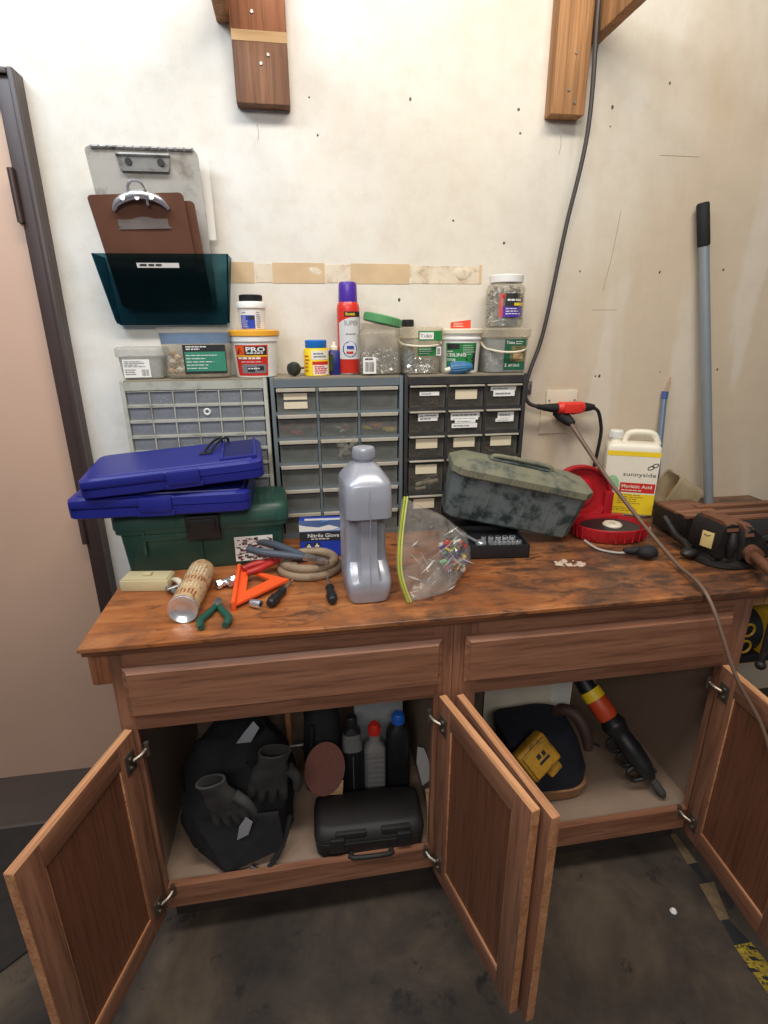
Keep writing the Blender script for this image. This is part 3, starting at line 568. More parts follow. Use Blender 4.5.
# tub of screws with a bail handle
def bail(t, rx, ry, z, drop, mat=None):
    m = MB(); pts = [(-rx, 0, z)]+[(rx*math.cos(math.pi+a*math.pi/8), -ry*math.sin(a*math.pi/8)-0.003, z-drop*math.sin(a*math.pi/8)**0.5) for a in range(1, 8)]+[(rx, 0, z)]
    m.tube(pts, 0.0034, 8, sm=4)
    for s in (-1, 1): m.cyl((s*(rx-0.008), 0, z), (s*(rx+0.002), 0, z), 0.007, n=12)
    m.build('bail_handle', mat or M['ivory'], t)
t = thing('screw_tub', 'clear lidded tub with two green labels and loose silver screws', 'tub', (0.405, -0.098, TZ), (0, 0, 2))
m = MB(); m.loft(shell([(0.055, 0.047, 0), (0.059, 0.051, 0.004), (0.064, 0.055, 0.108)], 5)); m.build('tub_body', M['clr'], t)
m = MB(); m.loft([sring(0, 0, 0.106, 0.066, 0.057, 5), sring(0, 0, 0.108, 0.068, 0.059, 5), sring(0, 0, 0.136, 0.068, 0.059, 5), sring(0, 0, 0.140, 0.063, 0.054, 5)]); m.build('lid', M['frost2'], t)
bail(t, 0.067, 0.066, 0.104, 0.020)
m = MB(); f = lambda x, z: Vector((x, -0.0525-0.03*z, z)); g = lambda x, z: f(x, z)+Vector((0, -0.0008, 0)); F2 = lambda x, z: Vector((x, -0.0598, z)); G2 = lambda x, z: Vector((x, -0.0606, z))
m.fmap(F2, -0.018, 0.056, 0.100, 0.128); m.mat(1).fmap(G2, -0.014, 0.030, 0.104, 0.124); m.mat(2).text('Teks', G2, -0.012, 0.109, 0.010, 0.036, 0.01); m.mat(0).fmap(f, -0.018, 0.040, 0.056, 0.082); m.mat(1).fmap(f, 0.041, 0.056, 0.056, 0.082); m.mat(1).lines(g, -0.014, 0.034, 0.060, 0.079, 3, 0.3); m.mat(2).bars(g, 0.043, 0.054, 0.060, 0.078, 6)
m.build('label', [M['green'], M['paper'], M['ink']], t)
hardware('silver_screws', 'silver screws lying in the clear tub with two green labels', (0.405, -0.098, TZ+0.003), 0.050, 0.043, 0.045, 130, 9, [M['zinc'], M['chrome']], 0.015)
hardware('blue_washers', 'blue grey fasteners heaped to the left inside the clear tub with two green labels', (0.370, -0.105, TZ+0.03), 0.016, 0.030, 0.045, 60, 19, [M['zinc'], pm('blue_zinc', S(130, 160, 180), 0.4, 0.6)], 0.010)
t = thing('spice_bottle', 'little clear bottle with a black cap, behind the clear screw tub', 'bottle', (0.384, -0.022, TZ))
m = MB(); m.lathe([(0.017, 0), (0.018, 0.002), (0.018, 0.12), (0.0165, 0.126), (0.0165, 0.14)], 20); m.build('bottle_body', M['clr'], t)
m = MB(); m.lathe([(0.0195, 0.140), (0.020, 0.141), (0.020, 0.160), (0.018, 0.162)], 20); m.build('cap', M['black'], t)
# white tub with green and black label
t = thing('compound_bucket', 'white bucket with a green and black label and a pale lid', 'bucket', (0.541, -0.084, TZ))
m = MB(); m.lathe([(0.058, 0), (0.060, 0.002), (0.0655, 0.100), (0.069, 0.102), (0.069, 0.106), (0.066, 0.108), (0.066, 0.114), (0.069, 0.116), (0.069, 0.120)], 40); m.build('bucket_body', M['white'], t)
m = MB(); m.lathe([(0.070, 0.118), (0.072, 0.120), (0.072, 0.131), (0.069, 0.134), (0.062, 0.132)], 40); m.build('lid', M['ivory'], t)
f, g, h = [cone(0.060, 0.055, 0.0008+0.0007*i) for i in range(3)]
m = MB(); m.fmap(f, -0.062, 0.036, 0.010, 0.092, 16); m.mat(1).add([g(-0.012, 0.092), g(0.038, 0.092), g(0.038, 0.012), g(0.026, 0.012), g(0.026, 0.040), g(0.004, 0.040)], [(5, 4, 1, 0), (4, 3, 2, 1)]); m.fmap(g, -0.056, -0.018, 0.074, 0.090, 5)
m.mat(2).text('CEILING', h, -0.060, 0.052, 0.010, 0.062, 0.02); m.text('TEXTURE', h, -0.060, 0.038, 0.008, 0.03, 0.02); m.lines(h, -0.008, 0.034, 0.056, 0.088, 5, 0.25); m.lines(h, -0.058, -0.03, 0.064, 0.070, 1, 0.5)
m.build('label', [M['green'], M['ink'], M['white']], t)
m = MB(); m.prism([(-0.029, -0.010, 0), (0.029, -0.014, 0), (0.029, -0.014, 0.026), (-0.029, -0.010, 0.019)], (0, 0.022, 0)); m.mat(1).lines(lambda x, z: Vector((x, -0.0135, z)), -0.026, 0.012, 0.004, 0.018, 3, 0.4)
single(m.build('red_box', [pm('red_orange_card', S(226, 70, 44), 0.5, var=0.08), M['ivory']], flat=True), (0.540, -0.088, TZ+0.1335), 'small red cardboard box lying on the lid of the green labelled bucket', 'box')
t = thing('air_nozzle', 'blue ribbed plastic nozzle lying in front of the green labelled bucket', 'nozzle', (0.528, -0.150, TZ+0.019), (0, -4, 0))
m = MB(); prof = [(-0.036, 0.014), (-0.034, 0.0175), (-0.015, 0.019), (0.010, 0.0175), (0.028, 0.013), (0.036, 0.008)]
m.tube([(x, 0, 0) for x, r in prof], 0.01, 24, radii=[r for x, r in prof], sm=3)
for i in range(16): a = i*math.pi/8; m.tube([(-0.030, 0.0185*math.cos(a), 0.0185*math.sin(a)), (-0.010, 0.0190*math.cos(a), 0.0190*math.sin(a)), (0.014, 0.0168*math.cos(a), 0.0168*math.sin(a))], 0.0013, 5, sm=0)
m.build('grip', pm('steel_blue_plastic', S(58, 116, 160), 0.45, var=0.1), t)
m = MB(); m.cyl((-0.052, 0, -0.004), (-0.034, 0, -0.002), 0.006, 0.009, 12); m.build('stem', M['ivory'], t)
# large frosted tub with handle + jar on it
t = thing('screw_tub', 'larger frosted tub with a bail handle and a green picture label', 'tub', (0.681, -0.088, TZ))
m = MB(); m.loft(shell([(0.064, 0.054, 0), (0.068, 0.058, 0.004), (0.073, 0.062, 0.108)], 5)); m.build('tub_body', M['frost'], t)
m = MB(); m.loft([sring(0, 0, 0.106, 0.075, 0.064, 5), sring(0, 0, 0.108, 0.078, 0.067, 5), sring(0, 0, 0.130, 0.078, 0.067, 5), sring(0, 0, 0.136, 0.070, 0.060, 5)]); m.build('lid', M['frost2'], t)
bail(t, 0.077, 0.078, 0.104, 0.040)
m = MB(); f = lambda x, z: Vector((x, -0.0592-0.04*z, z)); g = lambda x, z: f(x, z)+Vector((0, -0.0008, 0)); h = lambda x, z: f(x, z)+Vector((0, -0.0016, 0))
m.fmap(f, -0.014, 0.055, 0.010, 0.102); m.mat(1).fmap(g, 0.006, 0.054, 0.034, 0.082); m.mat(3).fmap(h, 0.016, 0.046, 0.042, 0.062); m.mat(2).text('Teks', g, -0.010, 0.088, 0.009, 0.028, 0.01); m.lines(g, 0.022, 0.050, 0.086, 0.098, 2, 0.3); m.text('#12x2', g, 0.002, 0.020, 0.008, 0.036, 0.01); m.lines(g, -0.010, -0.002, 0.018, 0.03, 3, 0.6)
m.build('label', [pm('forest_green_print', S(30, 92, 62), 0.5), pm('olive_brown_print', S(110, 104, 66), 0.5, var=0.4, vs=60), M['white'], M['pale']], t)
hardware('grey_screws', 'grey screws heaped inside the frosted tub with the picture label', (0.681, -0.088, TZ+0.003), 0.058, 0.050, 0.085, 110, 23, [M['steel'], M['zinc']], 0.015)
t = thing('anchor_jar', 'clear jar with a white lid and a black and purple label, on the frosted tub', 'jar', (0.683, -0.085, TZ+0.137))
m = MB(); m.loft(shell([(0.050, 0.050, 0), (0.056, 0.056, 0.004), (0.057, 0.057, 0.112), (0.052, 0.052, 0.122), (0.047, 0.047, 0.126), (0.047, 0.047, 0.134)], 2.6)); m.build('jar_body', M['clr'], t)
m = MB(); m.lathe([(0.050, 0.130), (0.052, 0.131), (0.052, 0.150), (0.049, 0.153), (0.04, 0.152)], 36); m.build('lid', M['white'], t)
f, g, h = [cylmap(0.0575, 0.001+0.0007*i) for i in range(3)]
m = MB(); m.fmap(f, -0.040, 0.046, 0.030, 0.098, 14); m.mat(1).fmap(g, -0.040, -0.026, 0.030, 0.098, 4); m.mat(2).fmap(g, -0.026, 0.045, 0.030, 0.060, 10); m.mat(1).ball((g(-0.024, 0.09)), 0.007, (1, 0.15, 1), 0, 1, 1); m.mat(3).lines(g, -0.014, 0.044, 0.074, 0.082, 1, 0.7); m.mat(4).fmap(g, 0.008, 0.046, 0.063, 0.071, 6); m.mat(3).lines(h, -0.018, 0.04, 0.036, 0.058, 3, 0.35); m.mat(4).lines(g, 0.03, 0.045, 0.086, 0.096, 2, 0.5)
m.build('label', [M['ink'], M['red'], M['purple'], M['white'], M['yellow']], t)
hardware('white_anchors', 'white and grey anchors filling the jar with the black and purple label', (0.683, -0.085, TZ+0.141), 0.052, 0.052, 0.116, 150, 29, [M['white'], M['grayink'], M['zinc']], 0.011, e=2.6, mound=0.25)
# ------------------------------------------------------------------ on the wall
t = thing('wall_file', 'smoked plastic wall file holding the clipboards, with one white strip label', 'wall file', (0, 0, 1.557))
Q = lambda x, y, z: Vector((x, y, z-1.557))
FTL, FTR, FBL, FBR = Vector((-0.510, -0.110, 1.741)), Vector((-0.150, -0.104, 1.745)), Vector((-0.494, -0.034, 1.557)), Vector((-0.172, -0.034, 1.557))
def lerp4(u, v, y=0.0): p = (FBL*(1-u)+FBR*u)*(1-v)+(FTL*(1-u)+FTR*u)*v; return Vector((p.x, p.y+y, p.z-1.557))
m = MB(); nu, nv = 20, 8
def sheet(m, fn, nu, nv, th):
    vs = []; fs = []
    for dy in (0, th):
        for j in range(nv+1):
            for i in range(nu+1): p = fn(i/nu, j/nv); vs.append(Vector((p.x, p.y+dy, p.z)))
    n = (nu+1)*(nv+1)
    for j in range(nv):
        for i in range(nu):
            a = j*(nu+1)+i; q = (a, a+1, a+nu+2, a+nu+1); fs.append(q); fs.append(tuple(n+k for k in reversed(q)))
    b = [i for i in range(nu)]; row = nu+1
    edge = [(i, 0) for i in range(nu+1)]+[(nu, j) for j in range(1, nv+1)]+[(i, nv) for i in range(nu-1, -1, -1)]+[(0, j) for j in range(nv-1, 0, -1)]
    ids = [j*row+i for i, j in edge]
    for k in range(len(ids)): a, c = ids[k], ids[(k+1) % len(ids)]; fs.append((c, a, n+a, n+c))
    m.add(vs, fs)
def front(u, v):
    r = 0.05; c = 0.0
    if v < r: c = (1-math.sqrt(max(0, 1-((r-v)/r)**2)))*0.03
    uu = c+(1-2*c)*u; return lerp4(uu, v)
sheet(m, front, nu, 16, 0.003); m.build('front_panel', M['smoke'], t)
m = MB()
for u, sx in ((0.004, 1), (0.996, -1)):
    a, b = lerp4(u, 0.02), lerp4(u, 1); m.prism([a, b, Vector((b.x, -0.003, b.z)), Vector((a.x, -0.003, a.z))], (0.003*sx, 0, 0))
a, b = lerp4(0.03, 0), lerp4(0.97, 0); m.prism([a, b, Vector((b.x, -0.003, 0)), Vector((a.x, -0.003, 0))], (0, 0, 0.003)); m.build('pocket_shell', M['smoke'], t)
m = MB(); p = lambda x, z: lerp4(0, 0)*0+Vector((x, -0.1135+0.405*(0.16-z)*0+0.0, z)); 
def lm(x, z):
    v = z/0.186; u = (x+0.510)/0.36; q = lerp4(u, v); return Vector((q.x, q.y-0.0012, q.z))
m.fmap(lm, -0.400, -0.286, 0.151, 0.163, 6); m.mat(1).lines(lambda x, z: lm(x, z)+Vector((0, -0.0008, 0)), -0.392, -0.296, 0.153, 0.161, 1, 0.6); m.build('strip_label', [M['paper'], M['ink']], t)
M['alum'] = pm('brushed_aluminium', S(188, 184, 176), 0.42, 0.25, var=0.12, vs=10, dirt=S(150, 140, 128)); M['hardboard'] = pm('brown_hardboard', S(112, 74, 56), 0.5, var=0.12, vs=8)
def board(TL, TR, BL, BR, th):
    TL, TR, BL, BR = map(Vector, (TL, TR, BL, BR)); fn = lambda u, v: (BL*(1-u)+BR*u)*(1-v)+(TL*(1-u)+TR*u)*v
    return fn
o = Vector((0, 0, 1.60))
t = thing('form_clipboard', 'aluminium clipboard box with a low flat clip, rearmost in the wall file', 'clipboard', o)
fn = board((-0.489, -0.098, 1.995), (-0.208, -0.098, 1.997), (-0.470, -0.020, 1.60), (-0.203, -0.020, 1.60), 0)
loc = lambda u, v, y=0.0: fn(u, v)-o+Vector((0, y, 0))
def rounded(fn, r=0.05):
    pts = []
    for cu, cv, a0 in ((r, r, 180), (1-r, r, 270), (1-r, 1-r*0.7, 0), (r, 1-r*0.7, 90)):
        for k in range(5): a = R_(a0+k*22.5); pts.append(fn(cu+r*math.cos(a), cv+r*0.7*math.sin(a)))
    return pts
m = MB(); m.prism(rounded(loc), (0, 0.018, 0)); m.build('board', M['alum'], t)
m = MB(); m.prism([loc(0.06, 0.985, -0.003), loc(0.97, 0.985, -0.003), loc(0.97, 1.004, -0.003), loc(0.06, 1.004, -0.003)], (0, 0.012, 0))
for k in range(12): a = 0.07+k*0.075; m.cyl(loc(a, 0.994, -0.003), loc(a+0.06, 0.994, -0.003), 0.0045, n=8)
m.build('hinge_bar', M['steel'], t)
m = MB(); m.prism([loc(0.28, 0.878, -0.002), loc(0.73, 0.878, -0.002), loc(0.75, 0.958, -0.002), loc(0.27, 0.958, -0.002)], (0, -0.004, 0)); m.prism([loc(0.29, 0.862, -0.002), loc(0.72, 0.862, -0.002), loc(0.73, 0.884, -0.002), loc(0.28, 0.884, -0.002)], (0, -0.010, 0)); m.cyl(loc(0.27, 0.956, -0.006), loc(0.75, 0.956, -0.006), 0.005, n=8)
m.mat(1)
for u in (0.37, 0.66): m.cyl(loc(u, 0.916, -0.005), loc(u, 0.916, -0.009), 0.009, n=14)
m.build('clip', [M['steel'], M['ink']], t)
o = Vector((0, 0, 1.60))
t = thing('clipboard', 'brown hardboard clipboard with a silver butterfly clip, front one in the wall file', 'clipboard', o)
fn = board((-0.489, -0.140, 1.874), (-0.250, -0.134, 1.888), (-0.468, -0.036, 1.60), (-0.238, -0.036, 1.60), 0); loc = lambda u, v, y=0.0: fn(u, v)-o+Vector((0, y, 0))
m = MB(); m.prism(rounded(loc), (0, 0.004, 0)); m.build('board', M['hardboard'], t)
m = MB(); arc = [loc(0.26+0.54*k/12, 0.90+0.14*math.sin(math.pi*k/12)**0.8, -0.004) for k in range(13)]; low = [loc(0.30+0.46*k/12, 0.885+0.07*math.sin(math.pi*k/12), -0.004) for k in range(13)]
rad = [0.006+0.008*math.sin(math.pi*k/12) for k in range(13)]
m.tube([loc(0.24, 0.87, -0.006), loc(0.30, 0.93, -0.008), loc(0.42, 0.97, -0.010), loc(0.54, 0.985, -0.012), loc(0.66, 0.97, -0.010), loc(0.76, 0.93, -0.008), loc(0.82, 0.87, -0.006)], 0.008, 10, [0.004, 0.009, 0.011, 0.012, 0.011, 0.009, 0.004])
m.tube([loc(0.44, 0.98, -0.012), loc(0.47, 1.06, -0.016), loc(0.54, 1.085, -0.018), loc(0.61, 1.06, -0.016), loc(0.64, 0.98, -0.012)], 0.004, 8)
for u in (0.38, 0.53, 0.68): m.cyl(loc(u, 0.955, -0.016), loc(u, 0.955, -0.024), 0.006, n=12)
m.cyl(loc(0.62, 0.90, -0.014), loc(0.62, 1.02, -0.016), 0.004, n=8)
m.build('clip', M['chrome'], t)
m = MB(); m.fmap(lambda u, v: loc(u, v, -0.0006), 0.24, 0.78, 0.74, 0.80); m.add([loc(0.22+0.6*k/10, 0.72+0.10*math.sin(math.pi*k/10), -0.001) for k in range(11)], [tuple(range(11))]); m.build('worn_patch', pm('grey_wear', S(128, 118, 112), 0.6, var=0.15), t)
t = thing('clipboard', 'second brown hardboard clipboard, behind the one with the butterfly clip', 'clipboard', o)
fn2 = board((-0.455, -0.124, 1.865), (-0.226, -0.116, 1.872), (-0.440, -0.029, 1.60), (-0.215, -0.029, 1.60), 0); loc2 = lambda u, v, y=0.0: fn2(u, v)-o+Vector((0, y, 0))
m = MB(); m.prism(rounded(loc2), (0, 0.004, 0)); m.build('board', M['hardboard'], t)
m = MB(); m.prism([(-0.215, -0.003, 0), (-0.186, -0.003, 0.002), (-0.186, -0.020, 0.222), (-0.245, -0.020, 0.228), (-0.245, -0.003, 0.0)], (0, 0.0015, 0))
single(m.build('paper_sheet', M['paper'], flat=True), (0, -0.030, 1.787), 'white paper sheet sticking out behind the aluminium clipboard', 'paper')
# wall plates
t = thing('outlet_plate', 'ivory outlet cover plate on the wall behind the red connector', 'outlet plate', (0.945, -0.001, 1.30))
m = MB(); m.box(-0.056, 0.060, -0.008, 0, -0.035, 0.035, 0.004); m.build('cover', M['ivory'], t)
m = MB(); m.cyl((0.05, -0.011, 0.0), (0.05, -0.007, 0), 0.003, n=8); m.cyl((-0.045, -0.011, 0.0), (-0.045, -0.007, 0), 0.003, n=8); m.build('cover_screw', M['steel'], t)
single(MB().box(-0.056, 0.058, -0.005, 0, -0.045, 0.045, 0.003).build('blank_plate', pm('painted_over_plate', S(222, 206, 178), 0.5, var=0.04)), (0.930, -0.001, 1.225), 'blank wall plate painted over, just under the ivory outlet plate', 'wall plate')
t = thing('conduit_clamp', 'small grey metal conduit clamp on the wall right of the black cabinet', 'clamp', (0.812, -0.001, 1.345))
m = MB(); m.box(-0.020, 0.020, -0.006, 0, -0.022, 0.022, 0.002); m.box(-0.008, 0.012, -0.022, -0.006, -0.015, 0.015, 0.003); m.build('bracket', M['steel'], t)
m = MB(); m.cyl((0.002, -0.028, 0), (0.002, -0.02, 0), 0.006, n=8); m.build('bolt', M['steel'], t)
# ------------------------------------------------------------------ on the worktop
BZ = 0.9005
M['tbgreen'] = pm('dark_green_plastic', S(40, 78, 68), 0.42, var=0.12, bmp=0.08, bs=200, dirt=S(58, 76, 68), dlo=0.6, dhi=0.8)
t = thing('green_toolbox', 'dark green plastic toolbox with a black latch, under the two blue cases', 'toolbox', (-0.262, -0.276, BZ), (0, 0, 2.5))
m = MB(); m.loft([sring(0, 0, 0, 0.208, 0.078, 9, 48), sring(0, 0, 0.004, 0.212, 0.081, 9, 48), sring(0, 0, 0.118, 0.222, 0.088, 9, 48), sring(0, 0, 0.119, 0.232, 0.096, 9, 48), sring(0, 0, 0.132, 0.233, 0.097, 9, 48)])
m.box(-0.16, -0.150, -0.100, -0.09, 0.06, 0.128, 0.003); m.box(-0.165, -0.04, -0.098, -0.085, 0.098, 0.118, 0.003); m.box(-0.01, -0.006, -0.092, -0.082, 0.005, 0.118, 0.001)
m.build('toolbox_body', M['tbgreen'], t)
m = MB(); m.loft([sring(0, 0, 0.133, 0.236, 0.099, 9, 48), sring(0, 0, 0.165, 0.236, 0.099, 9, 48), sring(0, 0, 0.181, 0.228, 0.090, 9, 48), sring(0, 0, 0.184, 0.222, 0.084, 9, 48)])
for x in (-0.2, -0.18, 0.155, 0.175, 0.195): m.box(x-0.003, x+0.003, -0.075, 0.075, 0.183, 0.187, 0.001)
m.box(-0.07, -0.035, -0.102, -0.095, 0.135, 0.160, 0.003); m.box(0.12, 0.2, -0.101, -0.095, 0.135, 0.155, 0.002); m.build('toolbox_lid', M['tbgreen'], t)
m = MB(); m.box(-0.042, 0.048, -0.114, -0.098, 0.098, 0.168, 0.006); m.box(-0.032, 0.038, -0.119, -0.112, 0.128, 0.160, 0.004); m.build('latch', M['black'], t)
m = MB(); f = flatmap(-0.0895); g = flatmap(-0.0902); m.fmap(f, 0.080, 0.186, 0.016, 0.090); rs = random.Random(11)
for i in range(130): m.mi = rs.choice([1, 1, 2, 2, 2]); x, z = rs.uniform(0.082, 0.178), rs.uniform(0.018, 0.082); w_ = rs.uniform(0.003, 0.012); m.fmap(lambda a, b: g(a, b)+Vector((0, -0.00001*i, 0)), x, min(0.185, x+w_), z, z+rs.uniform(0.001, 0.005), 1)
m.build('picture_sticker', [M['paper'], pm('dark_red_print', S(120, 40, 36), 0.5), M['ink']], t)
# the two blue cases
M['navy'] = pm('royal_blue_plastic', S(30, 36, 124), 0.4, var=0.08, bmp=0.08, bs=220); M['navyd'] = pm('deep_blue_plastic', S(24, 28, 88), 0.5, var=0.08)
def blue_case(name, label, loc, rot, w, d, h, clip, closed):
    t = thing('blow_case', label, 'case', loc, rot)
    R2 = lambda z, i: [Vector((x, y, z)) for x, y in [(v.x, v.y) for v in sring(0, 0, 0, w/2-i, d/2-i, 14, 48)]]
    m = MB(); m.loft([R2(0, 0.006), R2(0.004, 0.001), R2(h*0.46, 0), R2(h*0.48, 0.003)]); m.build('case_base', M['navy'], t)
    m = MB(); m.loft([R2(h*0.5, 0.003), R2(h*0.52, 0), R2(h-0.006, 0.001), R2(h, 0.008)])
    m.loft([[v for v in sring(0, 0, h-0.001, w/2-0.018, d/2-0.018, 14, 48)], [v for v in sring(0, 0, h+0.003, w/2-0.020, d/2-0.020, 14, 48)]])
    m.box(-w/2+0.01, -0.02, -d/2-0.002, -d/2+0.004, h*0.58, h*0.92, 0.001); m.build('case_lid', M['navy'], t)
    m = MB(); m.box(clip-0.045, clip+0.035, -d/2-0.008, -d/2+0.004, h*0.25, h*0.95, 0.003); m.box(clip-0.05, clip+0.04, -d/2-0.005, -d/2+0.004, 0.002, h*0.28, 0.002); m.build('front_clip', M['navy'], t)
    return t
t = blue_case('c', 'flat blue plastic case lying directly on the green toolbox lid', (-0.345, -0.312, BZ+0.188), (0, 0.2, 0.5), 0.452, 0.245, 0.055, -0.005, True)
t = blue_case('c', 'upper blue plastic case, tilted, with a recessed grip and black straps', (-0.310, -0.311, BZ+0.264), (2.5, -3.6, 4.5), 0.452, 0.250, 0.050, 0.03, True)
m = MB(); m.box(0.125, 0.205, -0.09, 0.095, 0.0535, 0.0555, 0.001); m.build('recess', M['navyd'], t)
m = MB(); m.box(0.118, 0.126, -0.095, 0.1, 0.050, 0.060, 0.002); m.box(0.204, 0.212, -0.095, 0.1, 0.050, 0.060, 0.002); m.box(0.118, 0.212, -0.1, -0.09, 0.050, 0.060, 0.002); m.build('grip_rim', M['navy'], t)
m = MB()
for dx in (0.0, 0.018): m.tube([(0.07+dx, -0.01, 0.054), (0.085+dx, 0.03, 0.066), (0.105+dx, 0.07, 0.072), (0.115+dx, 0.1, 0.066), (0.116+dx, 0.112, 0.05)], 0.0035, 8)
m.box(0.06, 0.095, -0.018, -0.008, 0.053, 0.058, 0.002); m.build('carry_strap', M['black'], t)
# beige box with clamps
t = thing('plastic_block', 'small beige plastic block at the left end of the worktop, before the green toolbox', 'block', (-0.396, -0.452, BZ), (0, 0, -8))
m = MB(); m.box(-0.062, 0.062, -0.030, 0.030, 0, 0.030, 0.004); m.box(-0.058, 0.058, -0.026, 0.026, 0.030, 0.033, 0.001); m.box(-0.010, 0.012, -0.008, 0.010, 0.033, 0.040, 0.003); m.build('body', pm('beige_plastic', S(196, 182, 142), 0.5, var=0.08), t)
t = thing('bar_clip', 'grey plastic spring clip beside the beige block', 'clip', (-0.318, -0.500, BZ), (0, 0, -58))
m = MB(); m.tube([(-0.055, 0.012, 0.012), (-0.02, 0.015, 0.022), (0.03, 0.012, 0.020), (0.065, 0.004, 0.007)], 0.007, 10, [0.004, 0.008, 0.008, 0.004]); m.build('jaw', M['ivory'], t)
m = MB(); m.tube([(-0.055, -0.014, 0.008), (-0.02, -0.012, 0.010), (0.03, -0.006, 0.010), (0.062, 0.0, 0.007)], 0.007, 10, [0.004, 0.007, 0.007, 0.005]); m.build('jaw', M['steel'], t)
m = MB(); m.cyl((0.0, -0.022, 0.014), (0.0, 0.026, 0.016), 0.006, n=10); m.build('pivot', M['steel'], t)
# rusty can on its side
t = thing('spray_can', 'old tan spray can lying on its side, bare metal bottom towards the worktop edge', 'spray can', (-0.262, -0.556, BZ), (0, 0, -3))
m = MB(); prof = [(0.012, -0.085), (0.030, -0.088), (0.0332, -0.101), (0.0335, -0.100), (0.0335, 0.098), (0.030, 0.112), (0.018, 0.120), (0.013, 0.121), (0.013, 0.140), (0.010, 0.142)]
m.lathe(prof, 36); o = m.build('can_body', [pm('tan_can_label', S(196, 164, 122), 0.5, var=0.12, vs=30, dirt=S(140, 84, 52), dlo=0.5, dhi=0.66)], t); o.rotation_euler = (R_(-90), 0, 0); o.location = (0, 0, 0.0347)
m = MB(); m.lathe([(0.0, -0.0985), (0.014, -0.0985), (0.024, -0.1020), (0.0300, -0.1075), (0.0338, -0.1092), (0.0350, -0.107), (0.0350, -0.102), (0.0338, -0.1005)], 36, cap=False); o = m.build('metal_bottom', M['chrome'], t); o.rotation_euler = (R_(-90), 0, 0); o.location = (0, 0, 0.0347)
m = MB(); fc = lambda x, y: Vector((0.0340*math.sin(x/0.034), y, 0.0347+0.0340*math.cos(x/0.034)))
for k, (a, b) in enumerate(((-0.085, -0.06), (-0.05, -0.02), (-0.01, 0.012), (0.02, 0.085))): m.mi = k % 2; m.lines(lambda x, y: fc(y, x), a, b, -0.045, 0.03, 9, 0.4)
m.build('label', [pm('brown_red_print', S(150, 76, 48), 0.5), M['cream']], t)
# pliers helper: two bowed handles, a joint and two jaws, lying flat along local +y
def pliers(label, loc, rot, grip, hl=0.10, jl=0.05, spread=0.03, r=0.0075, cat='pliers', z=0.009, curve=0.4, name='pliers'):
    t = thing(name, label, cat, loc, rot)
    for s in (-1, 1):
        m = MB(); m.tube([(s*0.004, 0.0, z), (s*spread*0.55, -hl*0.3, z), (s*spread*(1+curve*0.3), -hl*0.68, z), (s*spread*(1-curve*0.2), -hl, z*0.95)], r, 12, [r*0.75, r, r*1.1, r*0.9], sm=6); m.build('handle', grip, t)
    m = MB(); m.cyl((0, 0.006, z-0.006), (0, 0.006, z+0.006), 0.011, n=18); m.cyl((0, 0.006, z+0.005), (0, 0.006, z+0.008), 0.004, n=12)
    m.prism([(-0.011, 0.002, z-0.005), (0.011, 0.002, z-0.005), (0.009, jl*0.7, z-0.005), (0.003, jl, z-0.005), (-0.003, jl, z-0.005), (-0.009, jl*0.7, z-0.005)], (0, 0, 0.010)); m.build('jaws', M['steel'], t); return t
M['gripgreen'] = pm('dark_green_grip', S(32, 82, 68), 0.45, var=0.1); M['gripred'] = pm('red_grip', S(176, 44, 40), 0.45, var=0.1); M['gripgrey'] = pm('slate_blue_grip', S(72, 80, 92), 0.5, var=0.1)
pliers('small green handled pliers lying between the tan can and the orange square', (-0.200, -0.610, BZ), (0, 0, 2), M['gripgreen'], 0.095, 0.035, 0.028, 0.0085)
# orange speed square
M['sqdark'] = pm('dark_orange_mark', S(150, 60, 28), 0.6); M['sqorange'] = pm('bright_orange_plastic', S(238, 92, 40), 0.45, var=0.04)
t = thing('speed_square', 'bright orange plastic triangular square lying on the tools', 'square', (-0.158, -0.520, BZ+0.012), (2, -1, 1))
m = MB(); A = [(0.0, -0.100), (0.130, 0.006), (0.0, 0.098)]; B = [(0.022, -0.036), (0.080, 0.016), (0.022, 0.076)]
vs = [Vector((x, y, z)) for z in (0, 0.006) for x, y in A+B]
m.add(vs, [(6, 7, 10, 9), (7, 8, 11, 10), (8, 6, 9, 11), (3, 4, 1, 0), (4, 5, 2, 1), (5, 3, 0, 2), (0, 1, 7, 6), (1, 2, 8, 7), (2, 0, 6, 8), (9, 10, 4, 3), (10, 11, 5, 4), (11, 9, 3, 5)])
m.build('plate', M['sqorange'], t, flat=True)
m = MB(); m.box(-0.009, 0.001, -0.106, 0.104, -0.011, 0.017, 0.002); m.build('fence', M['sqorange'], t)
m = MB()
for k in range(12): m.box(0.018+k*0.008, 0.0186+k*0.008, -0.080+k*0.0066, -0.072+k*0.0066, 0.006, 0.0063)
m.build('scale_marks', M['sqdark'], t)
t = thing('pipe_fitting', 'chrome pipe fitting lying left of the orange square', 'fitting', (-0.195, -0.490, BZ), (0, 0, 30))
m = MB(); m.tube([(-0.024, 0, 0.014), (-0.012, 0, 0.014)], 0.0125, 6, sm=0); m.cyl((-0.012, 0, 0.014), (0.020, 0, 0.014), 0.0095, n=16); m.tube([(0.006, 0, 0.014), (0.008, -0.02, 0.014)], 0.0085, 14, sm=0); m.tube([(0.016, 0, 0.014), (0.026, 0, 0.014)], 0.0135, 6, sm=0); m.build('fitting_body', M['chrome'], t)
t = thing('socket', 'small chrome socket lying in front of the orange square', 'socket', (-0.108, -0.616, BZ+0.0105), (0, 0, 60))
m = MB(); m.tube([(0, -0.014, 0), (0, 0.002, 0), (0, 0.014, 0)], 0.01, 18, [0.0105, 0.0105, 0.0085], sm=0); m.build('socket_body', M['chrome'], t)
m = MB(); m.cyl((0, -0.0145, 0), (0, -0.0138, 0), 0.0065, n=6); m.build('drive_hole', M['ink'], t)
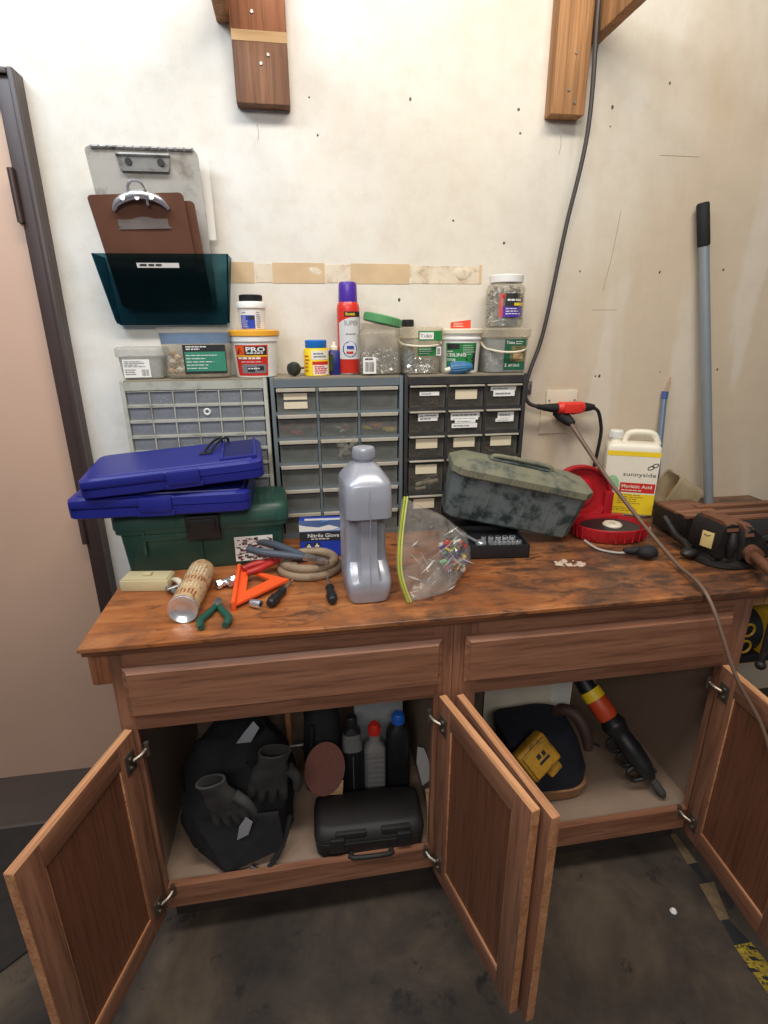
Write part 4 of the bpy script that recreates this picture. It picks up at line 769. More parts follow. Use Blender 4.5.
# red handled pliers and grey handled pliers
pliers('red handled pliers lying behind the orange square', (-0.052, -0.412, BZ+0.028), (4, 0, -63), M['gripred'], 0.105, 0.04, 0.016, 0.0085, curve=0.2)
t = pliers('large slate grey handled pliers resting across the tan hose coil', (0.014, -0.460, BZ+0.050), (-3, 3, -122), M['gripgrey'], 0.165, 0.075, 0.026, 0.0105, curve=0.1)
# tan hose coil
t = thing('hose_coil', 'tan rubber hose wound in a flat coil, between pliers and silver jug', 'hose', (0.030, -0.420, BZ), (0, 0, 0))
m = MB(); pts = []
for i in range(60): a = i*2*math.pi/26+2.4; q = 1.0-0.004*i; pts.append((0.082*q*math.cos(a), 0.072*q*math.sin(a), 0.011+0.020*min(1, max(0, (i-16)/16))))
m.tube(pts, 0.0125, 10, sm=2); m.build('hose_turns', pm('tan_rubber', S(150, 128, 102), 0.6, var=0.1, dirt=S(112, 96, 80)), t)
def screwdriver(label, loc, rot, grip, ring):
    t = thing('screwdriver', label, 'screwdriver', loc, rot)
    m = MB(); m.tube([(0, -0.045, 0), (0, -0.040, 0), (0, -0.015, 0), (0, 0.012, 0), (0, 0.028, 0)], 0.01, 14, [0.007, 0.0115, 0.0125, 0.0095, 0.0115], sm=3)
    for i in range(8): a = i*math.pi/4; m.tube([(0.0118*math.cos(a), -0.036, 0.0118*math.sin(a)), (0.0122*math.cos(a), -0.010, 0.0122*math.sin(a))], 0.0016, 5, sm=0)
    m.build('grip', grip, t); m = MB(); m.cyl((0, 0.028, 0), (0, 0.034, 0), 0.0115, 0.009, 14); m.build('collar', ring, t)
    m = MB(); m.cyl((0, 0.034, 0), (0, 0.09, 0), 0.0035, n=8); m.build('shaft', M['steel'], t)
screwdriver('black screwdriver handle with a red collar, next to the silver jug', (0.076, -0.595, BZ+0.0135), (0, 0, 2), M['black'], M['red'])
screwdriver('dark grey tool handle lying below the orange square', (-0.056, -0.588, BZ+0.0135), (0, 0, -24), M['black'], M['black'])
# glove box
t = thing('glove_box', 'blue and white cardboard box of nitrile gloves leaning by the silver jug', 'box', (0.073, -0.300, BZ), (0, 0, -4))
m = MB(); m.box(-0.067, 0.067, -0.034, 0.000, 0, 0.116, 0.0015, 1); m.build('carton', M['blue'], t)
f, g, h = [flatmap(-0.034, 0.0008+0.0005*i) for i in range(3)]
m = MB(); m.mat(0).fmap(f, -0.067, 0.067, 0.080, 0.116); m.mat(1).fmap(f, -0.067, 0.067, 0.052, 0.0795); m.mat(2).add([g(-0.067, 0.082), g(-0.02, 0.083), g(0.03, 0.085), g(0.05, 0.092), g(0.02, 0.101), g(-0.01, 0.094), g(-0.045, 0.098), g(-0.067, 0.103)], [tuple(range(8))]); m.mat(5).add([g(-0.02, 0.083), g(0.05, 0.083), g(0.064, 0.09), g(0.05, 0.0915), g(0.03, 0.0845)], [tuple(range(5))])
m.mat(3).text('Nitrile Glove', g, -0.043, 0.063, 0.0115, 0.092, 0.012); m.lines(g, -0.034, 0.04, 0.055, 0.060, 1, 0.55)
for i, (x, z) in enumerate(((-0.041, 0.029), (-0.017, 0.030), (-0.041, 0.009), (-0.017, 0.009))):
    m.mat(1).fmap(f, x-0.010, x+0.010, z, z+0.017); m.mat(3).fmap(g, x-0.006, x+0.006, z+0.003, z+0.008, 2); m.ball(g(x, z+0.011), 0.003, (1, 0.05, 1), 0, 1, 1)
m.mat(4).tube([g(-0.004, 0.106), g(0.004, 0.112), g(0.018, 0.113)], 0.0015, 6)
m.build('printed_front', [pm('slate_photo_print', S(88, 110, 160), 0.5, var=0.2), M['ink'], M['paper'], M['white'], pm('cyan_print', S(70, 150, 220), 0.5), pm('pale_blue_print', S(170, 186, 224), 0.5)], t)
m = MB(); m.box(-0.05, 0.066, -0.034, -0.032, 0.114, 0.1205); m.build('torn_flap', M['paper'], t)
# silver jug
t = thing('oil_jug', 'tall silver grey plastic oil jug with a grey cap, standing near the worktop edge', 'jug', (0.168, -0.572, BZ), (0, 0, 2))
def jring(z, rx, ry, e, rec, n=72):
    r = sring(0, 0, z, rx, ry, e, n); out = []
    for p in r:
        if p.y < 0:
            k = max(0, min(1, (abs(p.x)-0.018)/0.006)); edge = max(0, min(1, (rx-abs(p.x))/0.006)); p = Vector((p.x*(1-0.08*(rec/0.05)*k), p.y+rec*k, p.z))
        out.append(p)
    return out
prof = [(0, 0.044, 0.066, 4, 0), (0.004, 0.050, 0.072, 5, 0), (0.03, 0.056, 0.078, 6, 0), (0.050, 0.057, 0.080, 6, 0), (0.062, 0.057, 0.080, 6, 0.004), (0.085, 0.057, 0.080, 6, 0.030), (0.098, 0.057, 0.080, 6, 0.046), (0.130, 0.057, 0.080, 6, 0.052), (0.195, 0.057, 0.080, 6, 0.052),
        (0.212, 0.057, 0.080, 6, 0.050), (0.218, 0.058, 0.081, 6, 0.018), (0.224, 0.058, 0.081, 6, 0.0), (0.26, 0.058, 0.081, 6, 0), (0.300, 0.057, 0.080, 5, 0), (0.308, 0.054, 0.077, 4.5, 0), (0.335, 0.034, 0.05, 3.5, 0), (0.342, 0.025, 0.028, 2.4, 0), (0.346, 0.021, 0.022, 2, 0), (0.352, 0.021, 0.021, 2, 0)]
m = MB(); m.loft([jring(z, rx, ry, e, rc) for z, rx, ry, e, rc in prof]); M['silver'] = pm('silver_grey_plastic', S(168, 170, 180), 0.30, 0.25, var=0.06, bmp=0.05, bs=250)
m.tube([(0, -0.0785, 0.03), (0, -0.0805, 0.1), (0, -0.0805, 0.2), (0.002, -0.0815, 0.23), (-0.002, -0.0815, 0.245), (0, -0.0805, 0.29), (0, -0.074, 0.312)], 0.0011, 5, sm=2); m.build('jug_body', M['silver'], t)
m = MB(); m.lathe([(0.0255, 0.352), (0.0265, 0.354), (0.0265, 0.374), (0.0245, 0.3785), (0.014, 0.3795)], 32)
for i in range(36): a = i*math.pi/18; m.cyl((0.0266*math.cos(a), 0.0266*math.sin(a), 0.356), (0.0266*math.cos(a), 0.0266*math.sin(a), 0.373), 0.0008, n=4)
m.build('cap', M['silver'], t)
# zip bag
t = thing('zip_bag', 'clear zip bag with a yellow green seal holding colourful bits, by the silver jug', 'bag', (0.345, -0.58, BZ))
out = [(-0.088, -0.075, 0.003), (-0.04, -0.066, 0.002), (0.02, -0.045, 0.003), (0.065, 0.01, 0.006), (0.105, 0.06, 0.022), (0.118, 0.085, 0.068), (0.106, 0.085, 0.118), (0.068, 0.06, 0.150), (0.03, 0.03, 0.186), (-0.03, -0.005, 0.224), (-0.092, -0.040, 0.266), (-0.106, -0.055, 0.18), (-0.112, -0.07, 0.10), (-0.104, -0.075, 0.05)]
P2 = [Vector(p) for p in out]; n = 90; dense = []
for i in range(n):
    u = i/n*len(P2); k = int(u); q = u-k; dense.append(P2[k % len(P2)].lerp(P2[(k+1) % len(P2)], q))
cen = Vector((0.03, 0.010, 0.10)); nrm = (P2[3]-P2[0]).cross(P2[10]-P2[0]).normalized()
if nrm.y > 0: nrm = -nrm
def bagsurf(side):
    rings = []
    for s in (1, 0.94, 0.87, 0.8, 0.72, 0.64, 0.56, 0.48, 0.40, 0.32, 0.24, 0.16, 0.08):
        r = []
        for p in dense:
            q = cen+(p-cen)*s; th = (0.014+0.028*max(0, min(1, (q.x+0.04)/0.14))*max(0, min(1, (0.20-q.z)/0.12)))*math.sqrt(max(0, 1-s*s))
            w_ = 0.016*noise.noise(q*20+Vector((side*9, 0, 0)))*(1-s**6)+0.012*abs(noise.noise(q*42+Vector((side*3, 0, 0))))*(1-s**6)
            qq = q+nrm*(side*th+w_); qq.z = max(0.002, qq.z); r.append(qq)
        rings.append(r)
    return rings
m = MB(); m.loft(bagsurf(1), False, True); m.loft(bagsurf(-1), False, True); M['bag'] = clear('clear_bag_film', S(222, 218, 210), 0.17, 0.06, 1.0); m.mat(1); rs = random.Random(41)
for i in range(24):
    c_ = cen+(dense[rs.randrange(len(dense))]-cen)*rs.uniform(0.15, 0.85)+nrm*rs.uniform(0.014, 0.026); d_ = Vector((rs.uniform(-1, 1), rs.uniform(-0.3, 0.3), rs.uniform(-0.6, 1))).normalized()*rs.uniform(0.012, 0.034); w_ = d_.cross(nrm).normalized()*rs.uniform(0.001, 0.003)
    if (c_-abs(d_.z)*Vector((0, 0, 1))).z < 0.012: continue
    m.add([c_-d_, c_+w_+nrm*0.003, c_+d_, c_-w_], [(0, 1, 2), (0, 2, 3)])
m.build('bag_film', [M['bag'], clear('bag_crease_glint', S(240, 238, 232), 0.42, 0.08, 1.0)], t, ang=24)  # whiter slivers paint bright highlights along the film creases
m = MB(); seal = [P2[0], P2[13], P2[12], P2[11], P2[10]]; m.tube([p+Vector((0.006, -0.002, 0)) for p in seal], 0.0030, 8); m.mat(1).tube([p+Vector((0.0125, -0.002, 0)) for p in seal], 0.0024, 8); m.build('zip_seal', [pm('lime_zip', S(184, 196, 62), 0.4), pm('pale_lime_zip', S(212, 218, 128), 0.4)], t)
m = MB(); rs = random.Random(17); cols = [M['red'], M['zinc'], M['yellow'], M['black'], M['white'], pm('mint_plastic', S(130, 196, 150), 0.5), M['purple'], pm('maroon_plastic', S(142, 36, 52), 0.5), M['orange'], M['steel']]
for i in range(120):
    m.mi = rs.randrange(len(cols)); a, b = rs.uniform(-0.05, 0.86), rs.uniform(-0.75, 0.5); p = cen+(P2[5]-cen)*a*0.9+Vector((0, 0, b*0.07-0.012))
    p.z = max(0.014, min(0.115, p.z)); d = Vector((rs.gauss(0, 1), rs.gauss(0, 1), rs.gauss(0, 1))).normalized()*rs.uniform(0.006, 0.015); p = p+nrm*rs.uniform(-0.008, 0.012); m.cyl(p-d, p+d, rs.uniform(0.003, 0.0075), n=7)
single(m.build('colourful_bits', cols), (0.345, -0.58, BZ), 'colourful small plastic and metal bits inside the clear zip bag', 'bits', kind='stuff')
# socket set
t = thing('socket_set', 'flat black open socket case under the tilted grey toolbox', 'socket set', (0.575, -0.350, BZ), (0, 0, -6))
m = MB(); m.box(-0.115, 0.105, -0.085, 0.085, 0, 0.006, 0.002); m.box(-0.115, 0.105, -0.085, -0.079, 0, 0.042, 0.002); m.box(-0.115, 0.105, 0.079, 0.085, 0, 0.042, 0.002); m.box(-0.115, -0.109, -0.085, 0.085, 0, 0.042, 0.002); m.box(0.099, 0.105, -0.085, 0.085, 0, 0.042, 0.002)
m.box(-0.109, 0.099, -0.08, 0.08, 0.006, 0.028); m.build('case_tray', M['black'], t)
for i in range(7):
    m = MB(); q = 0.0065+0.0006*(i % 4); x = 0.0+i*0.0135; m.lathe([(q, 0), (q, 0.012), (q*0.9, 0.016)], 14, (x, -0.055, 0.028)); m.mat(1).lathe([(q*0.6, 0.0161), (q*0.6, 0.0163)], 6, (x, -0.055, 0.028)); s = m.build('socket', [M['chrome'], M['ink']], t)
for i in range(5):
    m = MB(); q = 0.008+0.0006*i; m.lathe([(q, 0), (q, 0.014), (q*0.9, 0.018)], 14, (-0.02+i*0.022, -0.025, 0.028)); m.mat(1).lathe([(q*0.6, 0.0181), (q*0.6, 0.0183)], 6, (-0.02+i*0.022, -0.025, 0.028)); m.build('socket', [M['chrome'], M['ink']], t)
m = MB(); m.tube([(-0.035, -0.045, 0.034), (-0.055, -0.01, 0.036), (-0.075, 0.03, 0.036)], 0.006, 10, [0.006, 0.005, 0.007]); m.lathe([(0.014, 0), (0.016, 0.004), (0.016, 0.014), (0.013, 0.018)], 18, (-0.033, -0.05, 0.026)); m.build('ratchet', M['chrome'], t)
# big dusty toolbox
M['tbgrey'] = pm('dusty_slate_plastic', S(98, 106, 106), 0.6, var=0.18, vs=10, bmp=0.15, bs=120, dirt=S(38, 52, 52), dlo=0.47, dhi=0.60); M['tbdust'] = pm('dusty_lid_plastic', S(126, 124, 102), 0.8, var=0.15, vs=8, bmp=0.15, bs=120, dirt=S(74, 80, 76), dlo=0.5, dhi=0.66)
t = thing('grey_toolbox', 'large dusty slate grey toolbox, tilted, resting on the black socket case', 'toolbox', (0.440, -0.316, 1.000), (7, 12.6, -6.5))
L, Dp, Hh = 0.415, 0.128, 0.2
ch = lambda x0, x1, y0, y1, z, c: [Vector((x0+c, y0, z)), Vector((x1-c, y0, z)), Vector((x1, y0+c, z)), Vector((x1, y1-c, z)), Vector((x1-c, y1, z)), Vector((x0+c, y1, z)), Vector((x0, y1-c, z)), Vector((x0, y0+c, z))]
m = MB(); m.loft([ch(0.008, L-0.008, 0.008, Dp-0.008, 0, 0.02), ch(0.004, L-0.004, 0.004, Dp-0.004, 0.006, 0.022), ch(-0.006, L+0.010, -0.006, Dp+0.006, 0.150, 0.026)]); rs = random.Random(31)
for i in range(9): x = 0.04+i*0.038; m.box(x, x+0.004, -0.003, 0.01, 0.02, 0.13, 0.001)
m.build('toolbox_body', M['tbgrey'], t, ang=25)
m = MB(); m.loft([ch(-0.010, L+0.014, -0.011, Dp+0.010, 0.143, 0.028), ch(-0.012, L+0.016, -0.013, Dp+0.012, 0.147, 0.028), ch(-0.012, L+0.016, -0.013, Dp+0.012, 0.166, 0.028), ch(0.004, L-0.002, 0.004, Dp-0.004, 0.182, 0.03), ch(0.05, L-0.05, 0.03, Dp-0.03, 0.190, 0.02)])
for i in range(24): x = 0.03+i*0.014; m.box(x, x+0.004, -0.0145, -0.012, 0.148, 0.165)
m.build('toolbox_lid', M['tbdust'], t, ang=25)
m = MB(); m.tube([(0.11, Dp*0.5, 0.193), (0.13, Dp*0.5, 0.203), (0.28, Dp*0.5, 0.203), (0.30, Dp*0.5, 0.193)], 0.007, 10); m.build('carry_handle', M['tbdust'], t)
m = MB(); m.box(0.10, 0.29, Dp*0.5-0.018, Dp*0.5+0.018, 0.192, 0.1945, 0.001); m.build('handle_recess', M['tbgrey'], t)
# red reel case
M['redpl'] = pm('red_plastic', S(176, 30, 38), 0.35, var=0.08)
t = thing('cord_reel', 'red plastic reel case standing open, with a black spool inside', 'reel', (0.998, -0.322, BZ), (0, 0, -8))
m = MB(); n = 40; el = lambda z, q: [Vector((0.118*q*math.cos(2*math.pi*i/n), 0.085*q*math.sin(2*math.pi*i/n), z)) for i in range(n)]
m.loft([el(0, 0.86), el(0.004, 0.92), el(0.022, 0.98), el(0.045, 1.0), el(0.047, 0.97), el(0.022, 0.93), el(0.008, 0.88)])
for i in range(14): a = math.pi+i*math.pi/13; m.tube([(0.118*0.97*math.cos(a), 0.085*0.97*math.sin(a), 0.006), (0.119*math.cos(a), 0.086*math.sin(a), 0.042)], 0.003, 5, sm=0)
m.build('lower_shell', M['redpl'], t)
m = MB(); c0 = Vector((-0.065, 0.105, 0.112)); e2 = lambda y, q: [Vector((c0.x+0.105*q*math.cos(2*math.pi*i/n), c0.y+y, c0.z+0.098*q*math.sin(2*math.pi*i/n))) for i in range(n)]
m.loft([e2(0.03, 0.90), e2(0.028, 0.97), e2(0.0, 1.0), e2(-0.006, 0.98), e2(-0.004, 0.90), e2(0.012, 0.86), e2(0.014, 0.5), e2(0.004, 0.44), e2(0.004, 0.2)]); m.box(-0.10, 0.08, 0.070, 0.105, 0.0, 0.044, 0.004); m.box(0.015, 0.045, 0.095, 0.13, 0.03, 0.12, 0.006); m.build('upper_shell', M['redpl'], t)
m = MB(); m.lathe([(0.020, 0.010), (0.085, 0.012), (0.088, 0.024), (0.086, 0.036), (0.03, 0.039)], 40); o = m.build('spool', M['black'], t); o.scale = (1.1, 0.8, 1)
m = MB(); m.lathe([(0.010, 0.036), (0.010, 0.046), (0.026, 0.046), (0.030, 0.042), (0.030, 0.036)], 28, (0.005, -0.003, 0)); m.build('hub', M['ivory'], t)
m = MB(); m.tube([(-0.105, -0.065, 0.012), (-0.085, -0.115, 0.005), (-0.05, -0.145, 0.005), (-0.02, -0.155, 0.007), (0.0, -0.150, 0.012)], 0.0035, 8); m.build('lead_wire', pm('pale_grey_wire', S(176, 170, 160), 0.5), t)
m = MB(); m.tube([(-0.02, -0.152, 0.012), (0.005, -0.155, 0.014), (0.03, -0.163, 0.016)], 0.012, 12, [0.007, 0.012, 0.012]); m.ball((0.035, -0.185, 0.021), 0.026, (1.15, 0.95, 0.78), 0.12, 2, 2, 3); m.build('plug', M['blackm'], t)
single(MB().lathe([(0.010, 0), (0.013, 0.001), (0.013, 0.012), (0.009, 0.018), (0.005, 0.018)], 16).build('pale_stopper', M['ivory']), (1.145, -0.300, BZ), 'little pale stopper lying right of the red reel', 'stopper')
# acid jug
t = thing('acid_jug', 'white jug with a yellow label and moulded handle, behind the red reel', 'jug', (1.186, -0.104, BZ), (0, 0, -26))
m = MB(); rg = lambda z, i, e=9: sring(0, 0, z, 0.087-i, 0.050-i*0.7, e, 48)
m.loft([rg(0, 0.008), rg(0.004, 0.002), rg(0.02, 0.0), rg(0.235, -0.002), rg(0.248, -0.001), rg(0.258, 0.006), rg(0.262, 0.016)]); m.lathe([(0.020, 0.258), (0.019, 0.276)], 24, (-0.060, 0, 0)); M['jugw'] = pm('milky_white_plastic', S(232, 224, 204), 0.4, var=0.04); m.build('jug_body', M['jugw'], t)
m = MB(); m.tube([(-0.032, 0, 0.256), (-0.022, 0, 0.285), (-0.002, 0, 0.294), (0.045, 0, 0.294), (0.066, 0, 0.284), (0.080, 0, 0.254)], 0.011, 12); m.build('handle', M['jugw'], t)
m = MB(); m.lathe([(0.021, 0.272), (0.0225, 0.274), (0.0225, 0.296), (0.020, 0.299), (0.01, 0.299)], 24, (-0.060, 0, 0))
for i in range(24): a = i*math.pi/12; m.cyl((-0.06+0.0227*math.cos(a), 0.0227*math.sin(a), 0.275), (-0.06+0.0227*math.cos(a), 0.0227*math.sin(a), 0.294), 0.0009, n=4)
m.build('cap', M['white'], t)
f, g, h = [flatmap(-0.0515, 0.0008+0.0006*i) for i in range(3)]; m = MB()
m.mat(0).fmap(f, -0.085, 0.085, 0.010, 0.232); m.mat(1).fmap(lambda x, z: g(x, z), -0.084, 0.085, 0.010, 0.084); m.fmap(g, -0.085, 0.086, 0.219, 0.236); m.mat(1).add([g(-0.080, 0.084), g(-0.045, 0.084), g(-0.070, 0.100), g(-0.080, 0.104)], [(0, 1, 2, 3)])
m.mat(2).fmap(h, -0.032, 0.082, 0.090, 0.124); h2 = flatmap(-0.0515, 0.0026); m.mat(0).text('Muriatic Acid', h2, -0.026, 0.106, 0.012, 0.098, 0.015); m.lines(h2, -0.026, 0.07, 0.093, 0.101, 1, 0.4)
m.mat(3).text('sunnyside', g, -0.026, 0.148, 0.0145, 0.106, 0.0)
for dx, dz in ((0.060, 0.181), (0.073, 0.190)): m.tube([g(dx+0.0095*math.cos(a*math.pi/8)*0.9+0.004*math.sin(a*math.pi/8), dz+0.0068*math.sin(a*math.pi/8)) for a in range(17)], 0.0014, 5, sm=0)
m.mat(4).add([g(-0.058+0.022*math.cos(a*math.pi/8)*(1+0.2*math.sin(3*a)), 0.118+0.030*math.sin(a*math.pi/8)) for a in range(16)], [tuple(range(16))]); m.mat(5).add([h(-0.060+0.013*math.cos(a*math.pi/8), 0.108+0.016*math.sin(a*math.pi/8)) for a in range(16)], [tuple(range(16))])
m.mat(3).lines(h, -0.034, 0.060, 0.046, 0.084, 5, 0.22); m.lines(h, -0.060, 0.05, 0.018, 0.036, 3, 0.22)
m.build('label', [M['jugw'], M['yellow'], M['red'], M['ink'], pm('pale_green_print', S(150, 200, 150), 0.5), pm('sea_blue_print', S(96, 176, 190), 0.5)], t)
# leaning rods and pole
t = thing('metal_tube', 'thin blue grey metal tube leaning on the wall behind the white jug', 'tube', (0, 0, 0))
m = MB(); m.cyl((1.335, -0.065, BZ), (1.343, -0.014, 1.300), 0.010, n=14); m.build('tube_body', pm('blue_grey_steel', S(140, 156, 178), 0.35, 0.6, var=0.1), t)
m = MB(); m.cyl((1.343, -0.0145, 1.296), (1.3435, -0.014, 1.322), 0.0115, n=14); m.build('end_cap', pm('blue_end_cap', S(72, 96, 150), 0.4), t)
m = MB(); m.tube([(1.345, -0.012, 1.322), (1.351, -0.012, 1.35), (1.356, -0.012, 1.372), (1.361, -0.012, 1.345), (1.350, -0.014, 1.318)], 0.0015, 5); m.build('hang_wire', M['pale'], t)
t = thing('broom_pole', 'long grey metal pole with a black foam grip leaning on the wall', 'pole', (0, 0, 0))
a, b = Vector((1.560, -0.075, BZ)), Vector((1.357, -0.030, 1.925)); q = lambda k: a.lerp(b, k)
m = MB(); m.cyl(q(0), q(0.885), 0.0165, n=18); m.build('shaft', pm('grey_painted_steel', S(146, 154, 158), 0.4, 0.3, var=0.06), t)
m = MB(); m.tube([q(0.875), q(0.88), q(0.995), q(1.0)], 0.02, 18, [0.018, 0.0195, 0.0195, 0.016], sm=0); m.build('grip', M['blackm'], t)
# tipped jar behind the vise
t = thing('tipped_jar', 'dirty clear plastic container tipped over behind the vise', 'container', (1.350, -0.165, BZ+0.075), (0, -62, -10))
m = MB(); m.loft([[Vector((p.x, p.y, p.z)) for p in r] for r in shell([(0.05, 0.045, -0.05), (0.055, 0.05, -0.045), (0.058, 0.053, 0.06)], 4.5)]); m.loft([sring(0, 0, 0.05, 0.062, 0.057, 4.5), sring(0, 0, 0.064, 0.062, 0.057, 4.5)], False, False); m.build('container_body', clear('dirty_clear_plastic', S(190, 172, 138), 0.55, 0.3), t)
m = MB(); m.loft([sring(0, 0, -0.043, 0.048, 0.043, 4.5), sring(0, 0, 0.0, 0.050, 0.045, 4.5), sring(0.01, 0, 0.02, 0.035, 0.03, 4.5)]); m.build('residue', pm('tan_residue', S(150, 116, 70), 0.8, var=0.25, vs=40), t)
# vise
M['iron'] = pm('black_cast_iron', S(38, 35, 34), 0.5, 0.3, var=0.25, vs=20, bmp=0.3, bs=70, dirt=S(74, 56, 44), dlo=0.58, dhi=0.75); M['rust'] = pm('rusty_worn_iron', S(118, 78, 56), 0.6, 0.3, var=0.2, vs=30)
M['vwood'] = wood('vise_wood_pad', S(92, 58, 40), S(122, 80, 56), S(146, 100, 72), 0, 0.6)
VX, VY = 1.185, -0.545
t = thing('bench_vise', 'black cast iron bench vise bolted at the right end of the worktop', 'vise', (VX, VY, BZ))
m = MB(); m.lathe([(0.078, 0), (0.082, 0.004), (0.080, 0.014), (0.062, 0.020), (0.056, 0.040), (0.050, 0.044)], 36, (0.03, 0, 0))
for k in range(4): a = k*math.pi/2+0.6; m.cyl((0.03+0.068*math.cos(a), 0.068*math.sin(a), 0.010), (0.03+0.068*math.cos(a), 0.068*math.sin(a), 0.026), 0.009, n=6)
m.build('swivel_base', M['iron'], t)
m = MB(); sl = [(-0.030, 0.030), (-0.034, 0.060), (-0.028, 0.105), (-0.018, 0.122), (0.0, 0.128), (0.020, 0.124), (0.026, 0.105), (0.028, 0.030)]
m.loft([[Vector((x, y, z)) for x, z in sl] for y in (-0.055, -0.048, 0.06)])
sr = [(0.030, 0.022), (0.030, 0.108), (0.042, 0.121), (0.062, 0.118), (0.085, 0.102), (0.110, 0.075), (0.128, 0.045), (0.132, 0.022)]
m.loft([[Vector((x*k+(1-k)*0.08, y, z*k+(1-k)*0.06)) for x, z in sr] for y, k in ((-0.068, 0.88), (-0.060, 1.0), (0.055, 1.0), (0.062, 0.9))]); m.box(-0.02, 0.10, -0.05, 0.05, 0.018, 0.075, 0.006)
m.tube([(0.005, -0.062, 0.035), (0.0, -0.066, 0.07), (0.004, -0.060, 0.105)], 0.012, 10, [0.010, 0.013, 0.009]); m.build('body_casting', M['iron'], t)
m = MB(); m.loft([[Vector((x, y, z)) for y, z in ((-0.058, 0.108), (0.05, 0.108), (0.05, 0.130), (-0.035, 0.133), (-0.052, 0.126))] for x in (-0.016, 0.020)]); m.build('jaw', M['rust'], t)
m = MB(); m.loft([[Vector((x, y, z)) for y, z in ((-0.071, 0.095), (0.05, 0.095), (0.05, 0.122), (-0.045, 0.125), (-0.064, 0.116))] for x in (0.034, 0.060)]); m.build('jaw', M['rust'], t)
m = MB(); m.box(0.0, 0.13, 0.120, 0.275, 0.012, 0.082, 0.004); m.box(-0.004, 0.004, 0.13, 0.16, 0.02, 0.09, 0.002); m.mat(1).box(-0.002, 0.132, 0.118, 0.277, 0.082, 0.092, 0.002)
m.build('jaw_block', [M['iron'], M['vwood']], t)
m = MB(); m.tube([(-0.03, 0.18, 0.07), (-0.028, 0.15, 0.05), (-0.03, 0.11, 0.03), (-0.04, 0.06, 0.03), (-0.055, 0.02, 0.022)], 0.011, 10); m.ball((-0.062, 0.01, 0.022), 0.02, (1.4, 1, 0.7), 0.1, 2, 2); m.build('lock_lever', M['iron'], t)
m = MB(); m.box(0.075, 0.45, 0.075, 0.23, 0.012, 0.085, 0.006); m.box(0.075, 0.45, 0.068, 0.080, 0.012, 0.030, 0.003); m.build('slide_beam', pm('dark_grey_steel', S(64, 64, 64), 0.45, 0.3, var=0.12), t)
m = MB(); m.cyl((0.085, -0.0, 0.050), (0.0, -0.245, 0.040), 0.013, n=16); m.cyl((0.070, -0.04, 0.048), (0.052, -0.095, 0.046), 0.024, n=18); m.cyl((0.012, -0.21, 0.041), (0.0, -0.245, 0.040), 0.021, n=18); m.build('lead_screw', M['rust'], t)
m = MB(); m.cyl((0.008, -0.232, 0.085), (0.006, -0.232, -0.20), 0.0085, n=12); m.ball((0.008, -0.232, 0.088), 0.014, sub=2); m.ball((0.006, -0.232, -0.203), 0.014, sub=2); m.build('handle_bar', M['iron'], t)
m = MB().tf((-0.037, -0.018, 0.072), (-3, 0, -72)); m.box(-0.017, 0.017, -0.0035, 0, -0.022, 0.024, 0.001); m.mat(1).tube([(-0.010, -0.004, 0.015), (0.0, -0.004, 0.012), (0.008, -0.004, 0.016)], 0.0012, 4, sm=0); m.build('yellow_sticker', [pm('faded_yellow_sticker', S(206, 182, 118), 0.6, var=0.1), M['ink']], t)
for i, (y, x0, x1, lb) in enumerate(((-0.455, 0.10, 0.44, 'front one of three brown wood strips lying on the vise beam'), (-0.405, 0.09, 0.42, 'middle one of three brown wood strips lying on the vise beam'), (-0.350, 0.085, 0.40, 'back one of three brown wood strips lying on the vise beam'))):
    single(MB().box(x0, x1, -0.014, 0.014, 0, 0.008+0.002*i, 0.0015).build('wood_strip', M['vwood']), (VX, y, BZ+0.0852), lb, 'wood strip', group='wood strips on the vise')
# rod with a black tip, hanging over the edge
t = thing('flexible_rod', 'long thin brown rod with a black tip, propped from the wall across the worktop edge', 'rod', (0, 0, 0))
pts = [(0.948, -0.075, 1.236), (1.003, -0.25, 1.085), (1.034, -0.42, 0.984), (1.045, -0.58, 0.918), (1.010, -0.753, 0.905), (1.045, -0.85, 0.735), (1.100, -0.92, 0.599), (1.118, -1.0, 0.40), (1.122, -1.06, 0.16), (1.122, -1.10, FZ+0.008)]
m = MB(); m.tube(pts, 0.0065, 10, [0.008, 0.0068, 0.006, 0.0056, 0.0052, 0.0048, 0.0048, 0.0048, 0.0048, 0.0048], sm=8); m.build('rod_body', pm('brown_coated_rod', S(112, 88, 72), 0.45, var=0.12), t)
m = MB(); m.tube([(0.915, -0.030, 1.262), (0.930, -0.05, 1.252), (0.948, -0.075, 1.236), (0.955, -0.09, 1.228)], 0.018, 12, [0.013, 0.021, 0.018, 0.011]); m.build('rod_tip', M['blackm'], t)
# hanging cord and connector
t = thing('hanging_cable', 'long dark grey cord hanging down the wall past the narrow wooden bracket', 'cable', (0, 0, 0))
m = MB(); m.tube([(0.902, -0.066, 3.0), (0.904, -0.066, 2.70), (0.907, -0.066, 2.40), (0.916, -0.062, 2.099), (0.882, -0.045, 1.833), (0.842, -0.04, 1.536), (0.802, -0.045, 1.403), (0.789, -0.05, 1.335), (0.805, -0.055, 1.298), (0.845, -0.058, 1.285)], 0.0068, 8, sm=8); m.build('cable', pm('dark_grey_cable', S(62, 56, 52), 0.5, var=0.1), t)
m = MB(); m.tube([(0.832, -0.058, 1.288), (0.85, -0.058, 1.284), (0.885, -0.058, 1.281), (0.908, -0.058, 1.280)], 0.012, 12, [0.008, 0.010, 0.015, 0.016], sm=3); m.build('plug', M['blackm'], t)
t = thing('extension_lead', 'black lead with a bright red connector block, running down behind the white jug', 'lead', (0, 0, 0))
